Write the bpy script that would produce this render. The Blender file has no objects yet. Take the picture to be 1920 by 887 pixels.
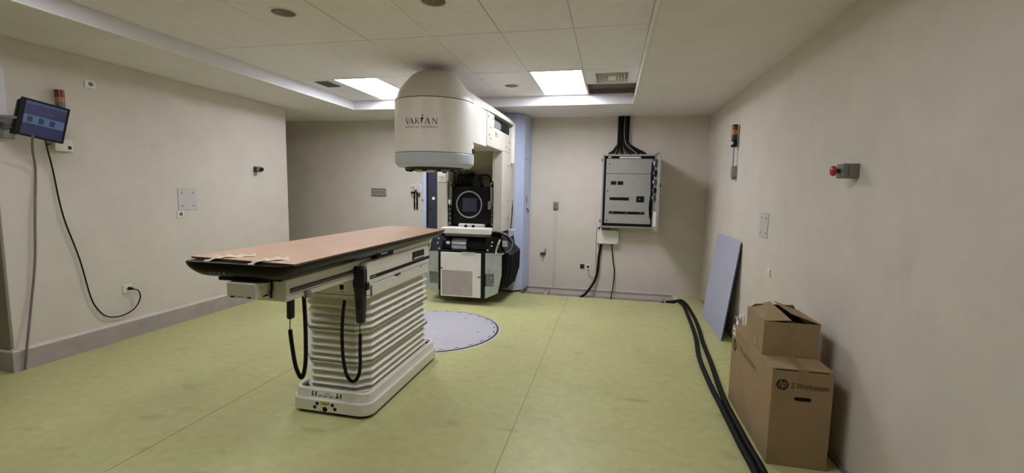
import bpy, bmesh, math, random
from mathutils import Vector, Matrix

random.seed(7)
SC = bpy.context.scene
COL = SC.collection

# ------------------------------------------------------------------ camera
FPX = 842.9
YAW, PITCH, ROLL = -0.2151, -0.1024, 0.0183
CAM_Z = 1.6
cam_d = bpy.data.cameras.new('camera')
cam_d.sensor_fit = 'HORIZONTAL'
cam_d.sensor_width = 36.0
cam_d.lens = FPX / 1920.0 * 36.0
cam_d.clip_start = 0.05
cam = bpy.data.objects.new('camera', cam_d)
COL.objects.link(cam)
_f = Vector((math.sin(YAW) * math.cos(PITCH), math.cos(YAW) * math.cos(PITCH), math.sin(PITCH)))
_r = Vector((math.cos(YAW), -math.sin(YAW), 0))
_u = _r.cross(_f)
_r2 = _r * math.cos(ROLL) + _u * math.sin(ROLL)
_u2 = _u * math.cos(ROLL) - _r * math.sin(ROLL)
m = Matrix((( _r2.x, _u2.x, -_f.x, 0), (_r2.y, _u2.y, -_f.y, 0), (_r2.z, _u2.z, -_f.z, CAM_Z), (0, 0, 0, 1)))
cam.matrix_world = m
SC.camera = cam

# ------------------------------------------------------------------ world, light, exposure
w = bpy.data.worlds.new('world')
SC.world = w
w.use_nodes = True
w.node_tree.nodes['Background'].inputs[0].default_value = (0.5, 0.55, 0.6, 1)
w.node_tree.nodes['Background'].inputs[1].default_value = 0.0
PANEL_STRENGTH = 9.0          # ceiling light panels at the far end
PANEL_NEAR = 4.6              # the same panels over the near end of the room
SC.view_settings.view_transform = 'Standard'
SC.view_settings.look = 'None'
SC.view_settings.gamma = 1.0
SC.view_settings.use_curve_mapping = False
SC.view_settings.exposure = 1.52
SC.cycles.use_denoising = True
SC.cycles.max_bounces = 10
SC.cycles.diffuse_bounces = 7
SC.cycles.sample_clamp_indirect = 6.0

# ------------------------------------------------------------------ materials
def lin(c):
    c = c / 255.0
    return c / 12.92 if c <= 0.04045 else ((c + 0.055) / 1.055) ** 2.4
def rgb(r, g, b): return (lin(r), lin(g), lin(b), 1)

def mat(name, col, rough=0.5, metal=0.0, var=0.0, scale=8.0, bump=0.0, bscale=60.0, spec=0.5, emit=None, emit_s=0.0, var2=None, coat=0.0):
    mt = bpy.data.materials.new(name)
    mt.use_nodes = True
    nt = mt.node_tree
    bs = nt.nodes['Principled BSDF']
    bs.inputs['Base Color'].default_value = rgb(*col)
    bs.inputs['Roughness'].default_value = rough
    bs.inputs['Metallic'].default_value = metal
    bs.inputs['Specular IOR Level'].default_value = spec
    bs.inputs['Coat Weight'].default_value = coat
    if emit:
        bs.inputs['Emission Color'].default_value = emit
        bs.inputs['Emission Strength'].default_value = emit_s
    tc = nt.nodes.new('ShaderNodeTexCoord')
    if var > 0 or var2:
        nz = nt.nodes.new('ShaderNodeTexNoise')
        nz.inputs['Scale'].default_value = scale
        nz.inputs['Detail'].default_value = 6
        nz.inputs['Roughness'].default_value = 0.6
        nt.links.new(tc.outputs['Object'], nz.inputs['Vector'])
        rp = nt.nodes.new('ShaderNodeValToRGB')
        rp.color_ramp.elements[0].position = 0.3
        rp.color_ramp.elements[1].position = 0.72
        a = [max(0, c * (1 - var)) for c in col]
        b = var2 if var2 else [min(255, c * (1 + var * 0.6)) for c in col]
        rp.color_ramp.elements[0].color = rgb(*a)
        rp.color_ramp.elements[1].color = rgb(*b)
        nt.links.new(nz.outputs['Fac'], rp.inputs['Fac'])
        nt.links.new(rp.outputs['Color'], bs.inputs['Base Color'])
    if bump > 0:
        n2 = nt.nodes.new('ShaderNodeTexNoise')
        n2.inputs['Scale'].default_value = bscale
        n2.inputs['Detail'].default_value = 4
        nt.links.new(tc.outputs['Object'], n2.inputs['Vector'])
        bp = nt.nodes.new('ShaderNodeBump')
        bp.inputs['Strength'].default_value = bump
        bp.inputs['Distance'].default_value = 0.01
        nt.links.new(n2.outputs['Fac'], bp.inputs['Height'])
        nt.links.new(bp.outputs['Normal'], bs.inputs['Normal'])
    return mt

def floor_material():
    mt = mat('vinyl_floor', (189, 187, 130), rough=0.42, var=0.05, scale=14.0, bump=0.05, bscale=180, spec=0.35)
    nt = mt.node_tree
    bs = nt.nodes['Principled BSDF']
    tc = nt.nodes.new('ShaderNodeTexCoord')
    src = bs.inputs['Base Color'].links[0].from_socket
    # soft grey-green grime in large patches
    n1 = nt.nodes.new('ShaderNodeTexNoise'); n1.inputs['Scale'].default_value = 1.3; n1.inputs['Detail'].default_value = 5
    nt.links.new(tc.outputs['Object'], n1.inputs['Vector'])
    r1 = nt.nodes.new('ShaderNodeValToRGB')
    r1.color_ramp.elements[0].position = 0.48; r1.color_ramp.elements[0].color = (0, 0, 0, 1)
    r1.color_ramp.elements[1].position = 0.72; r1.color_ramp.elements[1].color = (1, 1, 1, 1)
    nt.links.new(n1.outputs['Fac'], r1.inputs['Fac'])
    m1 = nt.nodes.new('ShaderNodeMixRGB'); m1.blend_type = 'MIX'
    mul = nt.nodes.new('ShaderNodeMath'); mul.operation = 'MULTIPLY'; mul.inputs[1].default_value = 0.35
    nt.links.new(r1.outputs['Color'], mul.inputs[0])
    nt.links.new(mul.outputs[0], m1.inputs['Fac'])
    nt.links.new(src, m1.inputs['Color1'])
    m1.inputs['Color2'].default_value = rgb(164, 158, 118)
    # scuff marks, stretched
    mp = nt.nodes.new('ShaderNodeMapping'); mp.inputs['Scale'].default_value = (1.6, 3.2, 1); mp.inputs['Rotation'].default_value = (0, 0, 0.6)
    nt.links.new(tc.outputs['Object'], mp.inputs['Vector'])
    n2 = nt.nodes.new('ShaderNodeTexNoise'); n2.inputs['Scale'].default_value = 2.1; n2.inputs['Detail'].default_value = 5
    nt.links.new(mp.outputs['Vector'], n2.inputs['Vector'])
    r2 = nt.nodes.new('ShaderNodeValToRGB')
    r2.color_ramp.elements[0].position = 0.60; r2.color_ramp.elements[0].color = (0, 0, 0, 1)
    r2.color_ramp.elements[1].position = 0.80; r2.color_ramp.elements[1].color = (0.6, 0.6, 0.6, 1)
    nt.links.new(n2.outputs['Fac'], r2.inputs['Fac'])
    m2 = nt.nodes.new('ShaderNodeMixRGB')
    nt.links.new(r2.outputs['Color'], m2.inputs['Fac'])
    nt.links.new(m1.outputs['Color'], m2.inputs['Color1'])
    m2.inputs['Color2'].default_value = rgb(132, 128, 98)
    nt.links.new(m2.outputs['Color'], bs.inputs['Base Color'])
    return mt

def wall_material():
    mt = mat('painted_plaster', (212, 203, 192), rough=0.75, var=0.025, scale=3.0, bump=0.12, bscale=120, spec=0.3)
    nt = mt.node_tree
    bs = nt.nodes['Principled BSDF']
    tc = nt.nodes.new('ShaderNodeTexCoord')
    src = bs.inputs['Base Color'].links[0].from_socket
    n2 = nt.nodes.new('ShaderNodeTexNoise'); n2.inputs['Scale'].default_value = 2.6; n2.inputs['Detail'].default_value = 4
    nt.links.new(tc.outputs['Object'], n2.inputs['Vector'])
    r2 = nt.nodes.new('ShaderNodeValToRGB')
    r2.color_ramp.elements[0].position = 0.68; r2.color_ramp.elements[0].color = (0, 0, 0, 1)
    r2.color_ramp.elements[1].position = 0.85; r2.color_ramp.elements[1].color = (0.6, 0.6, 0.6, 1)
    nt.links.new(n2.outputs['Fac'], r2.inputs['Fac'])
    m2 = nt.nodes.new('ShaderNodeMixRGB')
    nt.links.new(r2.outputs['Color'], m2.inputs['Fac'])
    nt.links.new(src, m2.inputs['Color1'])
    m2.inputs['Color2'].default_value = rgb(192, 183, 171)
    nt.links.new(m2.outputs['Color'], bs.inputs['Base Color'])
    return mt

def cardboard_material():
    mt = mat('cardboard', (158, 134, 103), rough=0.8, var=0.05, scale=5.0, bump=0.05, bscale=90, spec=0.2)
    return mt

M = {}
M['floor'] = floor_material()
M['wall'] = wall_material()
M['card'] = cardboard_material()
M['ceil'] = mat('soffit_paint', (228, 224, 226), rough=0.8, var=0.02, scale=3.0, bump=0.06, bscale=90, spec=0.25)
M['tile'] = mat('ceiling_tile', (236, 233, 238), rough=0.85, var=0.02, scale=9.0, bump=0.10, bscale=260, spec=0.2)
M['fascia'] = mat('white_fascia', (222, 219, 224), rough=0.55, var=0.015, scale=5.0)
M['gridline'] = mat('grid_bar_grey', (140, 132, 120), rough=0.8, var=0.05)  # even grey-beige for the bars showing in the tile joints
M['void'] = mat('plenum_dark', (112, 105, 105), rough=0.9, var=0.1, scale=3)
M['base_grey'] = mat('grey_baseboard', (172, 162, 158), rough=0.6, var=0.06, scale=6.0, bump=0.06, bscale=50)
M['base_top'] = mat('baseboard_ledge', (206, 196, 184), rough=0.6, var=0.03)
M['concrete'] = mat('trench_concrete', (150, 140, 136), rough=0.85, var=0.2, scale=7.0, bump=0.4, bscale=25)
M['seam'] = mat('floor_seam', (128, 124, 84), rough=0.6, var=0.12, scale=25)
M['cream'] = mat('cream_enamel', (232, 227, 219), rough=0.38, var=0.015, scale=4.0, bump=0.015, bscale=40)
M['dome'] = mat('cream_dome', (204, 197, 185), rough=0.42, var=0.015, scale=4.0)
M['bluegrey'] = mat('bluegrey_enamel', (188, 194, 204), rough=0.4, var=0.015, scale=4.0)
M['stand_blue'] = mat('stand_blue', (180, 190, 220), rough=0.42, var=0.02, scale=3.0)
M['navy'] = mat('navy_panel', (48, 50, 66), rough=0.45, var=0.06, scale=4.0)
M['frame'] = mat('beige_frame', (198, 190, 178), rough=0.45, var=0.03, scale=6.0, bump=0.03, bscale=60)
M['recess'] = mat('recess_olive', (150, 142, 118), rough=0.6, var=0.05, scale=5.0)
M['black'] = mat('black_plastic', (18, 17, 18), rough=0.5, var=0.15, scale=12.0, spec=0.22)
M['blackrub'] = mat('black_rubber', (15, 14, 14), rough=0.6, var=0.2, scale=30.0, bump=0.1, bscale=150, spec=0.2)
M['blackgloss'] = mat('black_gloss', (12, 11, 15), rough=0.28, var=0.1, scale=3.0, spec=0.22)
M['darkgrey'] = mat('dark_grey', (58, 56, 58), rough=0.5, var=0.08, scale=10.0)
M['midgrey'] = mat('mid_grey', (120, 118, 116), rough=0.5, var=0.05, scale=8.0)
M['boxgrey'] = mat('cabinet_grey', (156, 152, 146), rough=0.45, var=0.03, scale=6.0, bump=0.02, bscale=80)
M['platesteel'] = mat('galvanised', (178, 186, 180), rough=0.42, metal=0.25, var=0.06, scale=10.0)
M['steel'] = mat('brushed_steel', (176, 178, 188), rough=0.3, metal=0.85, var=0.05, scale=15.0)
M['chrome'] = mat('chrome', (220, 220, 224), rough=0.15, metal=1.0, var=0.02)
M['white'] = mat('white_plastic', (226, 223, 214), rough=0.4, var=0.015, scale=8.0)
M['offwhite'] = mat('off_white_cover', (230, 226, 218), rough=0.5, var=0.03, scale=7.0)
M['bellow'] = mat('bellows_vinyl', (218, 215, 203), rough=0.5, var=0.03, scale=9.0)
M['couch'] = mat('couch_enamel', (220, 216, 206), rough=0.4, var=0.02, scale=6.0)
M['hardboard'] = mat('hardboard', (196, 160, 134), rough=0.7, var=0.04, scale=4.0, bump=0.03, bscale=150)
M['boardedge'] = mat('hardboard_edge', (96, 68, 52), rough=0.8, var=0.1, scale=30)
M['tape'] = mat('masking_tape', (226, 216, 186), rough=0.7, var=0.05, scale=20)
M['disc'] = mat('turntable_laminate', (188, 184, 192), rough=0.45, var=0.03, scale=5.0)
M['discrim'] = mat('turntable_rim', (206, 204, 200), rough=0.35, metal=0.2, var=0.03)
M['joint'] = mat('dark_joint', (62, 56, 58), rough=0.7, var=0.1)
M['bluepanel'] = mat('blue_panel', (178, 180, 202), rough=0.5, var=0.03, scale=4.0)
M['packtape'] = mat('packing_tape', (148, 122, 88), rough=0.35, var=0.04, scale=9)
M['ink'] = mat('black_ink', (30, 26, 24), rough=0.6, var=0.1)
M['inkgrey'] = mat('grey_ink', (96, 88, 84), rough=0.6, var=0.1)
M['carton_dark'] = mat('carton_inside', (70, 50, 34), rough=0.9, var=0.1)
M['red'] = mat('red_button', (168, 26, 34), rough=0.35, var=0.05)
M['redlens'] = mat('red_lens', (112, 36, 22), rough=0.3, var=0.06)
M['orangelens'] = mat('orange_lens', (178, 104, 52), rough=0.3, var=0.06)
M['greenlens'] = mat('green_lens', (22, 44, 34), rough=0.3, var=0.06)
M['greylens'] = mat('grey_lens', (92, 98, 94), rough=0.4, var=0.06)
M['yellow'] = mat('yellow_label', (190, 172, 60), rough=0.5, var=0.06, scale=40)
M['cable_grey'] = mat('grey_cable', (122, 112, 102), rough=0.5, var=0.04)
M['stain'] = mat('tan_stain', (176, 164, 152), rough=0.6, var=0.06, scale=10)
M['fabricgrey'] = mat('panel_grey', (176, 166, 162), rough=0.6, var=0.05, scale=9)
M['shadedark'] = mat('shade_taupe', (138, 129, 116), rough=0.5, var=0.04, scale=5)  # dark taupe with the shade of the wall return put into it
M['reflector'] = mat('satin_reflector', (190, 188, 184), rough=0.45, metal=0.3, var=0.04, scale=12)
M['plategrey'] = mat('pale_plate', (200, 193, 192), rough=0.5, var=0.02)
M['handset'] = mat('handset_grey', (46, 42, 41), rough=0.6, var=0.1, scale=20, spec=0.3)
M['lamp'] = mat('panel_diffuser', (240, 240, 245), rough=0.5, emit=(0.875, 0.91, 1.0, 1), emit_s=PANEL_STRENGTH, var=0.01)
M['lamp_near'] = mat('panel_diffuser_dim', (240, 240, 245), rough=0.5, emit=(0.875, 0.91, 1.0, 1), emit_s=PANEL_NEAR, var=0.01)

def screen_material():
    mt = bpy.data.materials.new('screen_face')
    mt.use_nodes = True
    bs = mt.node_tree.nodes['Principled BSDF']
    bs.inputs['Roughness'].default_value = 0.25
    bs.inputs['Base Color'].default_value = rgb(12, 12, 22)
    return mt
def glow(name, col, s):
    mt = mat(name, (10, 10, 16), rough=0.3, emit=rgb(*col), emit_s=s, var=0.1)
    return mt
M['scr_base'] = glow('screen_navy', (34, 38, 74), 0.20)
M['scr_band'] = glow('screen_band', (74, 98, 132), 0.22)
M['scr_violet'] = glow('screen_violet', (38, 36, 78), 0.20)
M['scr_dark'] = glow('screen_dark', (26, 42, 72), 0.20)
M['scr_title'] = glow('screen_title', (58, 68, 108), 0.22)

# ------------------------------------------------------------------ mesh helpers
BASE = {}
class MB:
    def __init__(s): s.bm = bmesh.new()
    def _bev(s, vs, b, seg):
        if b > 0:
            es = list({e for v in vs for e in v.link_edges})
            bmesh.ops.bevel(s.bm, geom=es, offset=b, segments=seg, affect='EDGES', profile=0.5, clamp_overlap=True)
    def box(s, x0, x1, y0, y1, z0, z1, b=0.0, seg=1, rot=None, piv=None):
        r = bmesh.ops.create_cube(s.bm, size=1.0)
        vs = r['verts']
        for v in vs:
            v.co = Vector(((x0 + x1) / 2 + v.co.x * (x1 - x0), (y0 + y1) / 2 + v.co.y * (y1 - y0), (z0 + z1) / 2 + v.co.z * (z1 - z0)))
        if rot is not None:
            p = Vector(piv) if piv is not None else Vector(((x0 + x1) / 2, (y0 + y1) / 2, (z0 + z1) / 2))
            for v in vs: v.co = p + rot @ (v.co - p)
        s._bev(vs, b, seg)
        return s
    def face(s, pts):
        vs = [s.bm.verts.new(p) for p in pts]
        s.bm.faces.new(vs)
        return s
    def prism(s, poly, axis, a, b, bev=0.0, seg=1):
        def P(u, v, t):
            return (t, u, v) if axis == 'x' else ((u, t, v) if axis == 'y' else (u, v, t))
        A = [s.bm.verts.new(P(u, v, a)) for u, v in poly]
        B = [s.bm.verts.new(P(u, v, b)) for u, v in poly]
        n = len(poly)
        s.bm.faces.new(A); s.bm.faces.new(B[::-1])
        for i in range(n):
            s.bm.faces.new((A[i], B[i], B[(i + 1) % n], A[(i + 1) % n]))
        if bev > 0: s._bev(A + B, bev, seg)
        return s
    def loft(s, rings, c0=True, c1=True, closed=True):
        R = [[s.bm.verts.new(p) for p in r] for r in rings]
        n = len(R[0])
        for i in range(len(R) - 1):
            for j in range(n if closed else n - 1):
                k = (j + 1) % n
                s.bm.faces.new((R[i][j], R[i][k], R[i + 1][k], R[i + 1][j]))
        if c0: s.bm.faces.new(R[0][::-1])
        if c1: s.bm.faces.new(R[-1])
        return s
    def cyl(s, p0, p1, r0, r1=None, n=20):
        if r1 is None: r1 = r0
        p0, p1 = Vector(p0), Vector(p1)
        d = (p1 - p0).normalized()
        a = d.orthogonal().normalized(); b = d.cross(a)
        ring = lambda p, r: [p + (a * math.cos(2 * math.pi * i / n) + b * math.sin(2 * math.pi * i / n)) * r for i in range(n)]
        return s.loft([ring(p0, r0), ring(p1, r1)])
    def lathe(s, prof, c, axis='z', n=32, caps=True):
        # prof: list of (r, t) along axis, c: centre
        c = Vector(c)
        rings = []
        for r, t in prof:
            ring = []
            for i in range(n):
                an = 2 * math.pi * i / n
                x, y = r * math.cos(an), r * math.sin(an)
                if axis == 'z': p = Vector((x, y, t))
                elif axis == 'y': p = Vector((x, t, y))
                else: p = Vector((t, x, y))
                ring.append(c + p)
            rings.append(ring)
        return s.loft(rings, c0=caps, c1=caps)
    def tube(s, pts, r, n=8, ribs=None, smooth=6):
        P = catmull(pts, smooth) if smooth > 1 else [Vector(p) for p in pts]
        rings = []
        up = None
        for i, p in enumerate(P):
            t = (P[min(i + 1, len(P) - 1)] - P[max(i - 1, 0)]).normalized()
            if up is None: up = t.orthogonal().normalized()
            up = (up - t * up.dot(t))
            if up.length < 1e-6: up = t.orthogonal()
            up.normalize()
            b = t.cross(up)
            rr = r if not ribs else r * (1.0 if i % 2 else ribs)
            rings.append([p + (up * math.cos(2 * math.pi * j / n) + b * math.sin(2 * math.pi * j / n)) * rr for j in range(n)])
        return s.loft(rings)
    def torus(s, c, R, r, axis='y', n=40, k=8):
        c = Vector(c)
        rings = []
        for i in range(n):
            a = 2 * math.pi * i / n
            ring = []
            for j in range(k):
                b = 2 * math.pi * j / k
                q = R + r * math.cos(b); h = r * math.sin(b)
                x, y = q * math.cos(a), q * math.sin(a)
                ring.append(c + (Vector((x, h, y)) if axis == 'y' else (Vector((x, y, h)) if axis == 'z' else Vector((h, x, y)))))
            rings.append(ring)
        rings.append(rings[0])
        R_ = [[s.bm.verts.new(p) for p in r_] for r_ in rings[:-1]]
        for i in range(n):
            A, B = R_[i], R_[(i + 1) % n]
            for j in range(k):
                s.bm.faces.new((A[j], A[(j + 1) % k], B[(j + 1) % k], B[j]))
        return s
    def xform(s, mtx):
        bmesh.ops.transform(s.bm, matrix=mtx, verts=s.bm.verts[:]); return s
    def build(s, name, material, parent=None, smooth=0, label=None, local=False):
        bmesh.ops.recalc_face_normals(s.bm, faces=s.bm.faces[:])
        if parent is not None and not local:
            b = BASE.get(parent.name, Vector((0, 0, 0)))
            for v in s.bm.verts: v.co -= b
        me = bpy.data.meshes.new(name)
        s.bm.to_mesh(me); s.bm.free()
        me.materials.append(M[material] if isinstance(material, str) else material)
        if smooth:
            me.shade_smooth(); me.set_sharp_from_angle(angle=math.radians(smooth))
        o = bpy.data.objects.new(name, me)
        COL.objects.link(o)
        if parent is not None:
            o.parent = parent
            BASE[o.name] = BASE.get(parent.name, Vector((0, 0, 0)))
        else:
            BASE[o.name] = Vector((0, 0, 0))
        if label: o['label'] = label
        return o

def catmull(pts, k):
    P = [Vector(p) for p in pts]
    P = [P[0] * 2 - P[1]] + P + [P[-1] * 2 - P[-2]]
    out = []
    for i in range(1, len(P) - 2):
        a, b, c, d = P[i - 1], P[i], P[i + 1], P[i + 2]
        for j in range(k):
            t = j / k
            out.append(0.5 * ((2 * b) + (c - a) * t + (2 * a - 5 * b + 4 * c - d) * t * t + (3 * b - a - 3 * c + d) * t ** 3))
    out.append(P[-2])
    return out

def thing(name, label, cat, loc, rot=None, group=None):
    o = bpy.data.objects.new(name, None)
    COL.objects.link(o)
    o.location = loc
    o.empty_display_size = 0.1
    if rot is not None: o.rotation_euler = rot
    o['label'] = label; o['category'] = cat
    if group: o['group'] = group
    BASE[o.name] = Vector(loc)
    return o
def tag(o, label, cat, group=None):
    o['label'] = label; o['category'] = cat
    if group: o['group'] = group
    return o
def struct(o, label=None):
    o['kind'] = 'structure'
    if label: o['label'] = label
    return o
def centre(o):
    # move the origin of a single-mesh thing to the middle of its base
    vs = o.data.vertices
    lo = Vector((min(v.co.x for v in vs), min(v.co.y for v in vs), min(v.co.z for v in vs)))
    hi = Vector((max(v.co.x for v in vs), max(v.co.y for v in vs), max(v.co.z for v in vs)))
    c = Vector(((lo.x + hi.x) / 2, (lo.y + hi.y) / 2, lo.z))
    o.data.transform(Matrix.Translation(-c)); o.location = c
    BASE[o.name] = c
    return o
def dup(o, parent, loc):
    c = o.copy(); COL.objects.link(c); c.parent = parent; c.location = loc
    return c

def text_tris(txt, size, shear=0.0, spacing=1.0):
    cu = bpy.data.curves.new('txt', 'FONT')
    cu.body = txt; cu.size = size; cu.shear = shear; cu.space_character = spacing
    cu.resolution_u = 3
    cu.align_x = 'CENTER'; cu.align_y = 'CENTER'
    o = bpy.data.objects.new('txt', cu)
    COL.objects.link(o)
    dg = bpy.context.evaluated_depsgraph_get()
    me = bpy.data.meshes.new_from_object(o.evaluated_get(dg))
    vs = [v.co.copy() for v in me.vertices]
    fs = [tuple(p.vertices) for p in me.polygons]
    bpy.data.objects.remove(o); bpy.data.curves.remove(cu); bpy.data.meshes.remove(me)
    return vs, fs
def add_mapped(mb, vs, fs, fn):
    V = [mb.bm.verts.new(fn(v.x, v.y)) for v in vs]
    for f in fs:
        try: mb.bm.faces.new([V[i] for i in f])
        except ValueError: pass
def roundrect(x0, x1, y0, y1, r, k=6):
    pts = []
    for cx, cy, a0 in ((x1 - r, y1 - r, 0), (x0 + r, y1 - r, 90), (x0 + r, y0 + r, 180), (x1 - r, y0 + r, 270)):
        for i in range(k + 1):
            a = math.radians(a0 + 90 * i / k)
            pts.append((cx + r * math.cos(a), cy + r * math.sin(a)))
    return pts

# ================================================================== ROOM
XL, XR, YB = -4.85, 1.393, 7.30
XO, YF = -7.0, -3.0
ZS, ZC = 2.768, 2.892
TX0, TX1, TY0, TY1 = -3.853, 0.249, -1.16, 6.26
TR_X0, TR_X1, TR_Y = -1.36, 1.0, 6.79

mb = MB()
mb.box(XO, XR, YF, TR_Y, -0.10, 0.0)
mb.box(XO, TR_X0, TR_Y, YB, -0.10, 0.0)
mb.box(TR_X1, XR, TR_Y, YB, -0.10, 0.0)
floor = struct(mb.build('floor', 'floor'), 'yellow-green sheet vinyl floor with scuffs and welded seams')
for sx in (-0.588, -2.69):
    s = MB().box(sx - 0.0022, sx + 0.0022, YF + 0.02, TR_Y - 0.01, -0.001, 0.0008).build('seam', 'seam', floor)

mb = MB()
mb.box(TR_X0 - 0.02, TR_X1 + 0.02, TR_Y - 0.02, YB + 0.02, -0.16, -0.085)
bed = struct(mb.build('floor_trench', 'concrete'), 'open grey concrete cable trench along the back wall')
MB().box(-0.99, -0.93, TR_Y, YB, -0.09, -0.02, b=0.005).build('cross_rib', 'base_grey', bed)
MB().box(TR_X1 - 0.16, TR_X1 - 0.15, TR_Y, YB, -0.09, -0.012).build('cross_rib', 'base_grey', bed)
MB().box(TR_X1 - 0.012, TR_X1 + 0.04, TR_Y, YB, -0.09, 0.004, b=0.003).build('end_kerb', 'base_top', bed)
MB().prism([(TR_X0, TR_Y + 0.10), (-0.2, TR_Y + 0.14), (0.1, TR_Y + 0.05), (0.5, TR_Y + 0.22), (0.4, YB - 0.05), (-0.5, YB - 0.12), (TR_X0, YB - 0.06)], 'z', -0.086, -0.07).build('mortar_patch', 'concrete', bed)

struct(MB().box(XR, XR + 0.2, YF - 0.2, YB + 0.2, -0.16, 3.35).build('wall_right', 'wall'), 'plain beige plaster wall on the right')
struct(MB().box(XO - 0.2, XR, YB, YB + 0.2, -0.16, 3.35).build('wall_back', 'wall'), 'beige plaster wall at the back of the room')
mb = MB()
mb.box(-5.75, XL, 2.68, 6.03, 0.0, ZS, b=0.004)
struct(mb.build('wall_left', 'wall'), 'beige plaster wall on the left, ending at a corner')
struct(MB().box(XO - 0.2, XO, YF - 0.2, YB, -0.16, 3.35).build('wall_corridor', 'wall'), 'beige outer wall of the passage on the left')
struct(MB().box(XO, XR, YF - 0.2, YF, -0.16, 3.35).build('wall_front', 'wall'), 'beige wall behind the viewpoint')
struct(MB().box(XO, -5.75, 2.50, 2.70, 0, ZS).build('wall_passage', 'wall'), 'short beige wall closing the left alcove')

d1 = struct(MB().box(-5.74, XL - 0.004, 2.664, 2.68, 0.196, 2.12, b=0.002).build('shade_sheet_1', 'shadedark'), 'dark taupe sheet standing in for shade at the left edge, around the wall corner')  # added sheet, its dark colour stands for shade on the wall return
MB().box(-5.60, -5.50, 2.640, 2.664, 1.02, 1.06, b=0.004).build('added_handle', 'steel', d1)  # made-up handle on the added shade sheet
# left baseboard: grey skirting with a pale ledge on top, running round both corners
mb = MB()
mb.prism([(-5.75, 2.65), (XL + 0.03, 2.65), (XL + 0.03, 6.06), (-5.75, 6.06), (-5.75, 6.02), (XL - 0.01, 6.02), (XL - 0.01, 2.69), (-5.75, 2.69)], 'z', 0.0, 0.172)
bl = struct(mb.build('baseboard_left', 'base_grey'), 'tall grey skirting along the left wall')
mb = MB()
mb.prism([(XL - 0.01, 0.172), (XL + 0.03, 0.172), (XL + 0.024, 0.184), (XL - 0.01, 0.196)], 'y', 2.66, 6.06)
mb.build('ledge', 'base_top', bl)
mb = MB()
mb.prism([(2.69, 0.172), (2.65, 0.172), (2.656, 0.184), (2.69, 0.196)], 'x', -5.75, XL + 0.02)
mb.build('ledge', 'base_top', bl)
struct(MB().box(TR_X0, TR_X1, YB - 0.014, YB, 0.0, 0.03, b=0.004).build('trim_1', 'base_top'), 'pale lip along the foot of the back wall')
# conduit at the foot of the right wall
struct(MB().tube([(XR - 0.012, YF, 0.016), (XR - 0.012, 2.0, 0.014), (XR - 0.012, 4.6, 0.018), (XR - 0.012, 7.0, 0.016)], 0.011, n=8, smooth=3).build('baseboard_right', 'midgrey', smooth=40), 'thin grey conduit along the foot of the right wall')

# ceiling: plain soffit round a raised tray of tiles
mb = MB()
mb.box(XO, TX0, YF, YB, ZS, 3.30)
mb.box(TX1, XR, YF, YB, ZS, 3.30)
mb.box(TX0, TX1, TY1, YB, ZS, 3.30)
mb.box(TX0, TX1, YF, TY0, ZS, 3.30)
mb.box(TX0, TX1, TY0, TY1, 3.22, 3.30)
ceiling = struct(mb.build('ceiling', 'ceil'), 'beige soffit surrounding a raised tiled tray')
# white fascia round the tray with a little bead at its lower edge
for a in ((TX0, TX0 + 0.012, TY0, TY1), (TX1 - 0.012, TX1, TY0, TY1), (TX0, TX1, TY1 - 0.012, TY1), (TX0, TX1, TY0, TY0 + 0.012)):
    MB().box(a[0], a[1], a[2], a[3], ZS - 0.004, ZC + 0.01, b=0.002).build('fascia', 'fascia', ceiling)
for a in ((TX0 - 0.004, TX0 + 0.018, TY0, TY1), (TX1 - 0.018, TX1 + 0.004, TY0, TY1), (TX0, TX1, TY1 - 0.018, TY1 + 0.004)):
    MB().box(a[0], a[1], a[2], a[3], ZS - 0.008, ZS + 0.004, b=0.002).build('corner_bead', 'white', ceiling)

XG = [TX0 + 0.012, -3.346, -2.746, -2.146, -1.546, -0.946, -0.346, TX1 - 0.012]
YG = [TY0 + 0.012, 0.08, 1.30, 2.52, 3.74, 4.97, 6.19]
DOWN = [(-2.45, 3.06), (-1.255, 3.06), (-1.265, 5.60), (-2.45, 0.6)]
def tile_with_hole(x0, x1, y0, y1, cx, cy, r, n=32):
    mb = MB()
    out, inn = [], []
    for i in range(n):
        a = 2 * math.pi * (i + 0.5) / n
        c, s_ = math.cos(a), math.sin(a)
        inn.append((cx + r * c, cy + r * s_))
        tx = ((x1 - cx) / c if c > 0 else (x0 - cx) / c) if abs(c) > 1e-6 else 9
        ty = ((y1 - cy) / s_ if s_ > 0 else (y0 - cy) / s_) if abs(s_) > 1e-6 else 9
        t = min(tx, ty)
        out.append((cx + t * c, cy + t * s_))
    corners = [(x1, y1), (x0, y1), (x0, y0), (x1, y0)]
    vz = ZC
    vi = [mb.bm.verts.new((x, y, vz)) for x, y in inn]
    vo = [mb.bm.verts.new((x, y, vz)) for x, y in out]
    vu = [mb.bm.verts.new((x, y, vz + 0.02)) for x, y in inn]
    cv = [mb.bm.verts.new((x, y, vz)) for x, y in corners]
    for i in range(n):
        j = (i + 1) % n
        (xa, ya), (xb, yb) = out[i], out[j]
        onx_a = abs(xa - x0) < 1e-5 or abs(xa - x1) < 1e-5
        onx_b = abs(xb - x0) < 1e-5 or abs(xb - x1) < 1e-5
        if onx_a != onx_b:
            c_ = min(cv, key=lambda v: (v.co.x - (xa + xb) / 2) ** 2 + (v.co.y - (ya + yb) / 2) ** 2)
            mb.bm.faces.new((vi[i], vo[i], c_, vo[j], vi[j]))
        else:
            mb.bm.faces.new((vi[i], vo[i], vo[j], vi[j]))
        mb.bm.faces.new((vi[i], vi[j], vu[j], vu[i]))
    return mb
G = 0.0019
def is_lamp(i, j): return (i in (1, 5) and j == 5) or (i in (1, 5) and j == 2)
tile_mesh = {}
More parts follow.
